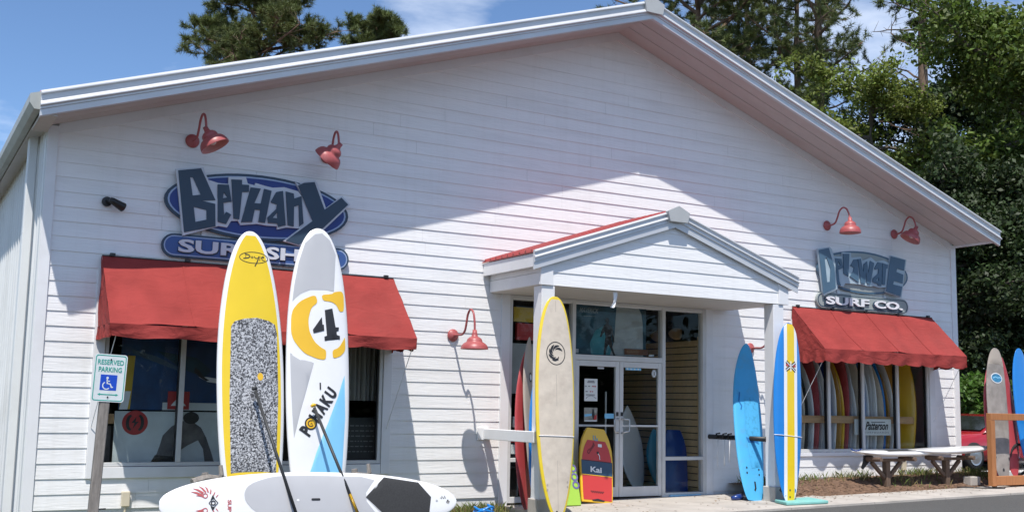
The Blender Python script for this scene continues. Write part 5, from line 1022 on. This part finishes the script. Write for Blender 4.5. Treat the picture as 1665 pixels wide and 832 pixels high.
wb = surfboard('surfboard', (15.02,.55,.02), (15.12,.62,2.6), .56, .08, BAMBER, 'amber surfboard facing out in the last bay of the right window', 'surfboard', 'surfboards racked behind the right window', yawd=-8, nose=(2.1,.65))
surfboard('surfboard', (15.24,.42,.02), (15.46,.45,2.5), .50, .075, BGOLD, 'golden yellow surfboard rail beside the amber board in the right window', 'surfboard', 'surfboards racked behind the right window', yawd=-66, nose=(2.0,.7), nrock=.1)
b = bevel(MB().box(12.22, 15.30, .14, .18, 1.165, 1.295).build('rack_rail', PINEW), .005); tag(b, 'pale timber rail across the surfboards behind the right window', 'rail')
sgp = flat('maker_sign', 13.80, 14.62, .955, 1.245, .085, BPAPER); tag(sgp, 'white sign with black brush script in the third bay of the right window', 'sign')
text_obj('lettering', 'Patterson', 14.24, .083, 1.125, .60, .15, BINK, sgp, .03, .001, .45); MB().box(14.10,14.46,.0825,.0845,1.185,1.197).build('lettering', BINK, sgp); text_obj('lettering', 'SURFBOARDS', 14.24, .083, 1.005, .62, .032, pm('grey ink', (.25,.25,.26), .6), sgp, .01, .001, 0, 1.4)
b = MB().box(13.68, 13.79, .09, .10, .96, 1.24).build('leaflet', BPAPER); tag(b, 'white leaflet behind the mullion left of the script sign', 'leaflet')
# entrance: transom poster, notices on the doors, things inside
p3 = flat('surf_poster', 7.62, 9.00, 2.175, 2.94, .060, POSTTEAL); tag(p3, 'blue green poster of a standing surfer behind the transom glass', 'poster')
GL = pm('poster grey board', (.34,.36,.36), .6, .15, 4)
shp(p3, 'board_shape', [(8.42,2.94),(8.85,2.94),(8.90,2.86),(8.93,2.70),(8.94,2.18),(8.30,2.18),(8.38,2.40),(8.40,2.70)], .0575, GL)
shp(p3, 'wave_glow', [(7.95,2.18),(8.36,2.18),(8.32,2.45),(8.15,2.62),(8.02,2.55),(7.92,2.35)], .0580, pm('poster aqua', (.035,.20,.24), .5, .3, 5))
SIL = pm('poster silhouette', (.022,.018,.018), .6, .3, 8)
plate('surfer_shape', [ell(8.245,2.715,.034,.044,18)], .056, .001, SIL, p3)
shp(p3, 'surfer_shape', [(8.225,2.68),(8.265,2.68),(8.275,2.65),(8.33,2.63),(8.355,2.56),(8.375,2.45),(8.385,2.38),(8.36,2.38),(8.335,2.47),(8.32,2.52),(8.315,2.45),(8.335,2.38),(8.345,2.30),(8.40,2.18),(8.365,2.18),(8.30,2.29),(8.27,2.34),(8.235,2.29),(8.215,2.18),(8.175,2.18),(8.19,2.30),(8.20,2.40),(8.215,2.47),(8.195,2.54),(8.16,2.50),(8.13,2.45),(8.105,2.46),(8.135,2.55),(8.165,2.62),(8.205,2.65)], .0558, SIL)
text_obj('lettering', 'MAVERICK', 7.90, .0575, 2.855, .36, .075, pm('faint white ink', (.20,.24,.25), .6), p3, .02, .001, .35); MB().box(7.80,8.02,.0575,.0585,2.762,2.770).build('lettering', MATS['faint white ink'], p3)
o_ = MB().box(8.57, 9.02, .044, .052, 2.20, 2.29).build('sticker', pm('sticker brown orange', (.17,.065,.03), .6, .2, 8)); tag(o_, 'brown orange strip sticker low on the transom glass', 'sticker')
shp(o_, 'print', [(8.61,2.225),(8.84,2.225),(8.84,2.265),(8.61,2.265)], .0425, pm('sticker tan', (.24,.12,.06), .6, .3, 20))
o_ = MB().box(9.04, 9.14, .040, .048, 2.185, 2.215).build('sticker', BPAPER); tag(o_, 'small white sticker at the lower right corner of the transom glass', 'sticker')
o_ = MB().box(7.63, 7.70, .040, .048, 2.19, 2.25).build('sticker', BGREY); tag(o_, 'small grey sticker at the lower left corner of the transom glass', 'sticker')
def notice(x0, x1, z0, z1, m, name, label): o = MB().box(x0, x1, -.0005, .0035, z0, z1).build(name, m); tag(o, label, 'notice'); return o
n1 = notice(7.79, 8.03, 1.46, 1.80, BPAPER, 'hours_notice', 'white handwritten opening hours notice on the left door glass')
GI = pm('grey ink', (.25,.25,.26), .6)
for z, x, w_, m in ((1.765,7.85,.12,GI),(1.745,7.84,.14,GI),(1.685,7.80,.03,GI),(1.685,7.86,.03,GI),(1.685,7.93,.03,POSTRED),(1.685,7.97,.03,POSTRED),(1.605,7.81,.04,GI),(1.605,7.89,.025,POSTRED),(1.605,7.93,.02,POSTRED),(1.555,7.82,.16,GI)): MB().box(x, x+w_, -.002, -.0008, z-.008, z+.008).build('lettering', m, n1)
for i in range(9): a = R(20+i*17.5); MB().box(7.91-.09*math.cos(a)-.008, 7.91-.09*math.cos(a)+.008, -.002, -.0008, 1.485+.055*math.sin(a)-.006, 1.485+.055*math.sin(a)+.006).build('lettering', GI, n1)
n2 = notice(7.79, 8.03, 1.15, 1.36, pm('flyer photo print', (.30,.29,.25), .5, .6, 14), 'flyer', 'small colour flyer below the hours notice on the left door glass')
shp(n2, 'print', [(7.95,1.18),(7.99,1.20),(7.97,1.33),(7.94,1.34),(7.93,1.26)], -.002, BINK); shp(n2, 'print', [(7.96,1.17),(8.02,1.19),(8.02,1.26),(7.98,1.24)], -.0022, POSTRED); shp(n2, 'print', [(7.795,1.22),(7.93,1.24),(7.93,1.27),(7.795,1.26)], -.0024, BSKY); shp(n2, 'print', [(7.795,1.152),(8.02,1.152),(8.02,1.172),(7.795,1.172)], -.0024, BPAPER)
notice(8.17, 8.34, 1.20, 1.275, BSKY, 'sticker', 'small light blue sticker on the left door beside the flyer'); notice(8.03, 8.15, 1.955, 1.985, BGREY, 'sticker', 'small grey sticker at the top of the left door glass'); notice(7.79, 8.05, .84, 1.02, BPAPER, 'paper_sheet', 'white paper sheet behind the yellow and red bodyboard')
n3 = notice(8.56, 8.86, 1.955, 1.99, BSKY, 'opening_sign', 'light blue strip sign at the top of the right door glass')
for i in range(4): MB().box(8.58+i*.07, 8.61+i*.07, -.002, -.0008, 1.962, 1.983).build('lettering', BPAPER, n3)
n4 = MB(); V, F = tri2d([ell(9.115,1.915,.050,.062,26)]); n4.add([(x,-.002,z) for x, z in V], F); n4 = n4.build('oval_sticker', BPAPER); tag(n4, 'white oval sticker at the top right of the right door glass', 'sticker'); shp(n4, 'print', [(9.105,1.885),(9.125,1.885),(9.122,1.945),(9.108,1.945)], -.004, BINK)
plate('print', [ell(9.115,1.915,.044,.056,26), ell(9.115,1.915,.038,.050,26)], -.0038, .001, BINK, n4)
# behind the left sidelight
o_ = flat('shield_sticker', 6.60, 6.68, 1.38, 1.50, .020, pm('badge orange', (.50,.22,.04), .5, .3, 20)); tag(o_, 'orange shield shaped sticker on the left sidelight glass', 'sticker')
shp(o_, 'print', [(6.62,1.44),(6.66,1.44),(6.66,1.47),(6.62,1.47)], .018, BINK)
for (x, z, w_, h_, m, lb) in ((6.58,.66,.16,.14,BW,'white box on the shelf behind the left sidelight'),(6.60,.83,.12,.12,POSTRED,'red box stacked behind the left sidelight'),(6.62,1.05,.10,.16,BPAPER,'white leaflet holder behind the left sidelight'),(6.66,2.35,.55,.25,POSTRED,'dim red banner high behind the left sidelight'),(6.60,2.62,.55,.22,POSTYEL,'dim yellow banner at the top of the left sidelight')):
    o_ = bevel(MB().box(x, x+w_, .14, .20, z, z+h_).build('display_box' if 'banner' not in lb else 'banner', m), .005); tag(o_, lb, 'box' if 'banner' not in lb else 'banner')
o_ = flat('surf_poster', 6.5, 7.3, 1.55, 2.3, .22, GL); tag(o_, 'grey poster behind the left sidelight glass, half hidden by boards', 'poster')
t = empty('shop_chair', (6.85,.5,.0)); tag(t, 'white framed chair with dark seat behind the left sidelight', 'chair')
MB().tube([(-.2,-.15,0),(-.2,-.15,.45),(-.2,.2,.45),(-.2,.22,.0)], .015, 6).build('leg_frame', BW, t); MB().tube([(.2,-.15,0),(.2,-.15,.45),(.2,.2,.45),(.2,.22,.0)], .015, 6).build('leg_frame', BW, t); bevel(MB().box(-.22,.22,-.2,.22,.44,.49).build('seat', BLACK, t), .01); bevel(MB().box(-.22,.22,.2,.23,.55,.85).build('backrest', BLACK, t), .01)
# inside the doors
surfboard('surfboard', (9.50,.95,.02), (9.42,1.2,1.40), .62, .07, BW, 'short white surfboard standing inside behind the right door glass', 'surfboard', 'boards inside the entrance', yawd=15, nose=(1.7,.85), nrock=.05)
surfboard('surfboard', (9.95,.80,.02), (9.86,1.0,1.02), .40, .07, BTEAL, 'teal surfboard standing inside behind the right door glass', 'surfboard', 'boards inside the entrance', yawd=-30, nose=(1.8,.8), nrock=.06)
surfboard('surfboard', (9.25,1.75,.02), (9.2,1.9,.75), .70, .07, BNAVY, 'navy surfboard low behind the white one inside the door', 'surfboard', 'boards inside the entrance', yawd=10, nose=(2.2,.7))
t = empty('display_stand', (8.85,.75,0)); tag(t, 'thin steel display stand inside behind the right door', 'display stand')
for x in (-.14,.14): MB().tube([(x,0,0),(x,0,1.62)], .014, 8).build('upright', BW, t)
for z in (.25,.62,1.25): MB().tube([(-.14,0,z),(.14,0,z)], .008, 6).build('shelf_bar', DKMETAL, t)
for i, (yy, zz) in enumerate(((.35,2.60),(.85,2.58))): o_ = surfboard('handplane', (9.98,yy,zz), (9.98,yy+.36,zz+.03), .20, .04, PINEW, ['pale wooden handplane on top of the slat wall, nearer the glass','pale wooden handplane on top of the slat wall, farther inside'][i], 'handplane', 'wooden handplanes on the slat wall', upvec=(0,0,1), nose=(2,.6), tail=(.5,2,.6), nrock=.02, n=20, ring=10)
# white hanging ornament under the porch edge
t = empty('hanging_rag', (7.37,-1.38,2.99)); tag(t, 'short white rag hanging from the porch edge above the doors', 'rag')
vs, fs = [], []
for j in range(9):
    for i in range(4): vs.append((-.03+.02*i+.025*math.sin(j*.5)-.004*j, .012*math.sin(i*1.6+j*.8), -.028*j))
for j in range(8):
    for i in range(3): a = j*4+i; fs.append((a, a+1, a+5, a+4))
q = MB(); q.add(vs, fs); q.build('cloth', BW, t, True, False)

# ------------------------------------------------------------------ trees
def leaf_mesh(name, centers, per, spread, size, m, par, flat_=1.0, asp=.55, up=.25):
    C = np.repeat(np.asarray(centers, float), per, 0); n = len(C)
    off = RNG.normal(0, 1, (n, 3)); off /= np.maximum(1e-6, np.linalg.norm(off, axis=1, keepdims=True)); off *= (RNG.random((n, 1))**.5)*spread; off[:, 2] *= flat_
    P = C+off; nrm = RNG.normal(0, 1, (n, 3)); nrm[:, 2] += up*3; nrm += off/spread*1.0; nrm /= np.linalg.norm(nrm, axis=1, keepdims=True)
    t = RNG.normal(0, 1, (n, 3)); a = np.cross(nrm, t); a /= np.linalg.norm(a, axis=1, keepdims=True); b = np.cross(nrm, a); s_ = size*(.6+.8*RNG.random((n, 1)))
    V = np.stack([P-a*s_, P+b*s_*asp+nrm*s_*.15, P+a*s_, P-b*s_*asp+nrm*s_*.15], 1).reshape(-1, 3)
    me = bpy.data.meshes.new(name); nv = len(V); me.vertices.add(nv); me.vertices.foreach_set('co', V.ravel()); nf = n
    me.loops.add(nf*4); me.polygons.add(nf); me.loops.foreach_set('vertex_index', np.arange(nf*4)); me.polygons.foreach_set('loop_start', np.arange(nf)*4); me.polygons.foreach_set('loop_total', np.full(nf, 4))
    me.update(); me.validate(); me.materials.append(m); o = link(name, me, par); return o
def needle_mesh(name, tufts, m, par, nn=26, ln=.30, wd=.018):
    """pine tufts: every tuft a burst of thin needles round its own twig direction"""
    T = np.repeat(np.asarray([t[0] for t in tufts], float), nn, 0); Dd = np.repeat(np.asarray([t[1] for t in tufts], float), nn, 0); n = len(T)
    d = RNG.normal(0, 1, (n, 3)); d /= np.linalg.norm(d, axis=1, keepdims=True); d = d*.85+Dd*.75; d /= np.linalg.norm(d, axis=1, keepdims=True)
    base = T - Dd*RNG.random((n, 1))*ln*.9; tip = base+d*ln*(.7+.6*RNG.random((n, 1))); q = np.cross(d, RNG.normal(0, 1, (n, 3))); q /= np.linalg.norm(q, axis=1, keepdims=True)
    V = np.stack([base-q*wd, base+q*wd, tip], 1).reshape(-1, 3)
    me = bpy.data.meshes.new(name); me.vertices.add(len(V)); me.vertices.foreach_set('co', V.ravel()); me.loops.add(n*3); me.polygons.add(n); me.loops.foreach_set('vertex_index', np.arange(n*3)); me.polygons.foreach_set('loop_start', np.arange(n)*3); me.polygons.foreach_set('loop_total', np.full(n, 3))
    me.update(); me.validate(); me.materials.append(m); return link(name, me, par)
def limb_path(p0, d, ln, n, rnd, droop=0.0, wander=.18):
    P = [Vector(p0)]; d = Vector(d).normalized()
    for i in range(n):
        d = (d+Vector((rnd.gauss(0,wander), rnd.gauss(0,wander), rnd.gauss(0,wander)*.6-droop))).normalized(); P.append(P[-1]+d*ln/n)
    return P
GT = 'trees behind the shop'
def pine(x, y, base, top, crown0, spread, label, seed, nlimb=38, ln=.34, dens=1.0, wd=.02, lean=0.0, m=None, nn=24, bare=0):
    rnd = random.Random(seed); t = empty('pine_tree', (x, y, base)); tag(t, label, 'pine tree', GT); H = top-base
    tp = [Vector((lean*(i/10)**1.5*H*.1+rnd.uniform(-.12,.12)*(i > 0), rnd.uniform(-.12,.12)*(i > 0), H*i/10)) for i in range(11)]
    q = MB(); q.tube(tp, [.30*(1-.86*i/10)*H/18+.02 for i in range(11)], 9); q.build('trunk', BARKP, t, True)
    lb = MB(); tufts = []
    for k in range(nlimb):
        f = crown0+(1-crown0)*((k+.5)/nlimb)**.9; z = H*f; i = min(9, int(f*10)); p0 = tp[i].lerp(tp[i+1], f*10-i)
        prof = math.sin(math.pi*min(1, .16+.84*(1-f)/(1-crown0)))**.75 if f > crown0 else 1
        a = k*2.4+rnd.uniform(-.5,.5); l = spread*max(.22, prof)*rnd.uniform(.6,1.1)
        P = limb_path(p0, (math.cos(a), math.sin(a), rnd.uniform(.05,.55)), l, 6, rnd, -.05)
        lb.tube(P, [.065*(1-i_/7)*l/3+.012 for i_ in range(7)], 5, False)
        for j in range(2, 7):
            for s_ in range(int(3.2*dens)+1):
                d = Vector((rnd.gauss(0,1), rnd.gauss(0,1), rnd.gauss(.45,.6))).normalized(); L2 = l*rnd.uniform(.10,.26); p2 = P[j]+d*L2; lb.tube([P[j], p2], [.016,.007], 4, False)
                tufts.append((tuple(p2), tuple(d)))
                for _ in range(int(4*dens)):
                    d2 = (d+Vector((rnd.gauss(0,.7), rnd.gauss(0,.7), rnd.gauss(.25,.5)))).normalized(); p3 = p2+d2*rnd.uniform(.10,.42); tufts.append((tuple(p3), tuple(d2)))
    for k in range(bare):
        f = .35+(crown0+.1-.35)*(k+.5)/bare; i = min(9, int(f*10)); p0 = tp[i].lerp(tp[i+1], f*10-i); a = k*2.4+rnd.uniform(-.5,.5); l = spread*rnd.uniform(.4,.85)
        P = limb_path(p0, (math.cos(a), math.sin(a), rnd.uniform(-.1,.4)), l, 6, rnd, -.03, .25); lb.tube(P, [.05*(1-i_/7)*l/3+.012 for i_ in range(7)], 5, False)
        for j in range(2, 7):
            for _ in range(2): d = Vector((rnd.gauss(0,1), rnd.gauss(0,1), rnd.gauss(.2,.5))).normalized(); lb.tube([P[j], P[j]+d*l*rnd.uniform(.1,.3)], [.016,.006], 4, False)
    lb.build('limbs', BARKP, t, False, False); needle_mesh('crown', tufts, m or NEEDLE, t, nn, ln, wd); return t
def broadleaf(x, y, base, H, crown0, spread, label, seed, m, size=.16, nl=15, per=60, blob=.75, kind='broadleaf_tree', cat='tree', tr=.22, flat_=.7, bark=None, sub=7):
    rnd = random.Random(seed); t = empty(kind, (x, y, base)); tag(t, label, cat, GT if kind != 'shrub' else None)
    tp = [Vector((rnd.uniform(-.25,.25)*(i > 0)*H/14, rnd.uniform(-.25,.25)*(i > 0)*H/14, H*.86*i/8)) for i in range(9)]
    q = MB(); q.tube(tp, [tr*(1-.85*i/8) for i in range(9)], 9); q.build('trunk', bark or BARKD, t, True)
    lb, cs = MB(), []
    for k in range(nl):
        f = crown0+(1-crown0)*(k+.5)/nl; ff = min(.97, f)*8; i = min(7, int(ff)); p0 = tp[i].lerp(tp[i+1], ff-i)
        a = k*2.4+rnd.uniform(-.6,.6); l = spread*(.45+.55*math.sin(math.pi*min(1, .15+.8*(1-f)/(1-crown0))))*rnd.uniform(.65,1.15)
        P = limb_path(p0, (math.cos(a), math.sin(a), rnd.uniform(.15,.8)), l, 6, rnd, .02, .22); lb.tube(P, [tr*.42*(1-i_/7)+.01 for i_ in range(7)], 5, False)
        for j in range(2, 7):
            for s_ in range(sub if j > 2 else sub//2):
                d = Vector((rnd.gauss(0,1), rnd.gauss(0,1), rnd.gauss(.2,.7))).normalized(); p2 = P[j]+d*l*rnd.uniform(.08,.34); cs.append(tuple(p2)); 
                if s_ % 2 == 0: lb.tube([P[j], p2], [.02,.006], 4, False)
    for _ in range(sub*2): d = Vector((rnd.gauss(0,1), rnd.gauss(0,1), abs(rnd.gauss(.5,.6)))).normalized(); cs.append(tuple(tp[-1]+d*spread*rnd.uniform(.1,.45)))
    lb.build('limbs', bark or BARKD, t, False, False); leaf_mesh('crown', cs, per, blob, size, m, t, flat_); return t
pine(12.4, 34, -.2, 19.6, .56, 4.0, 'spreading pine rising behind the left slope of the roof, larger of the two', 3, 42, .26, 1.3, .013, nn=34)
pine(19.8, 38, -.2, 21.3, .68, 2.0, 'rounder pine crown behind the roof, right of the larger pine', 8, 30, .26, 1.3, .014, nn=34)
pine(40.0, 36, .3, 30, .45, 6.5, 'bushy pine just right of the roof peak', 12, 48, .30, 1.4, .016, nn=30)
pine(47.5, 40, .4, 33, .45, 6.0, 'pine behind the bushy one right of the roof peak', 13, 40, .30, 1.2, .018, nn=28)
pine(41.6, 28, .4, 29, .50, 4.8, 'tall dark pine with open crown above the right roof slope', 21, 34, .28, 1.0, .014, nn=28, bare=10)
pine(46.5, 25, .4, 31, .66, 4.4, 'tall thin pine with a bare reddish trunk left of the big oak', 22, 24, .28, .8, .014, nn=28, bare=22)
pine(44.0, 32, .4, 28, .55, 4.5, 'slender pine with dead lower branches above the middle of the right slope', 23, 24, .28, .8, .014, nn=28, bare=18)
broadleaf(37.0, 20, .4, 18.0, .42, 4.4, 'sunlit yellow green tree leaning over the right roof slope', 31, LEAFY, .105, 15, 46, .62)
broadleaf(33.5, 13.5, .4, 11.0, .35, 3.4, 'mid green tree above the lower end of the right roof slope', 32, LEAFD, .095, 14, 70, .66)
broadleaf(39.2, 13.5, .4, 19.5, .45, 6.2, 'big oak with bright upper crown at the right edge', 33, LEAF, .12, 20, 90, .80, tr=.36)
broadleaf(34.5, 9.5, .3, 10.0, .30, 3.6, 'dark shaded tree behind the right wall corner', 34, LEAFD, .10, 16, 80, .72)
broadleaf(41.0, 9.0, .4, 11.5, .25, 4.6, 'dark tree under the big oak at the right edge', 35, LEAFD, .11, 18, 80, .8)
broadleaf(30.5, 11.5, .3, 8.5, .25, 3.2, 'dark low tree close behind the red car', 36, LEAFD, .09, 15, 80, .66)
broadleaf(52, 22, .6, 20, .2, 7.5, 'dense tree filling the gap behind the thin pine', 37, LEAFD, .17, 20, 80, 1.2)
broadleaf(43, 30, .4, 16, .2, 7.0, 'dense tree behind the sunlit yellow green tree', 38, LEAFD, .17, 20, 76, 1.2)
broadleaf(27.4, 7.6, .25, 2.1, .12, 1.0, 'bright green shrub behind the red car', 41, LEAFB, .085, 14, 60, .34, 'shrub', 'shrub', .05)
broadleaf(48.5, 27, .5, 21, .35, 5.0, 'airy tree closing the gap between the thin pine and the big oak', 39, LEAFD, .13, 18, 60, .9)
# the wood beyond, one mass; an unseen tree line added to darken window reflections
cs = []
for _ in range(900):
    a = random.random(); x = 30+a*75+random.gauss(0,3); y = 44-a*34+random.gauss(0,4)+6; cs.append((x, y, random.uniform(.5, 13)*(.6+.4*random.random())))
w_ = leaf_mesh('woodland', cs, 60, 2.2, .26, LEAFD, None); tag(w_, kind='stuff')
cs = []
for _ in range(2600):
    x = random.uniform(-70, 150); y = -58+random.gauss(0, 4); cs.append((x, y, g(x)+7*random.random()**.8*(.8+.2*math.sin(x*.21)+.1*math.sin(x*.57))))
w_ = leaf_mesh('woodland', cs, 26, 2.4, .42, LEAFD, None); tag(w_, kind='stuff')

print('siding boards', nb)
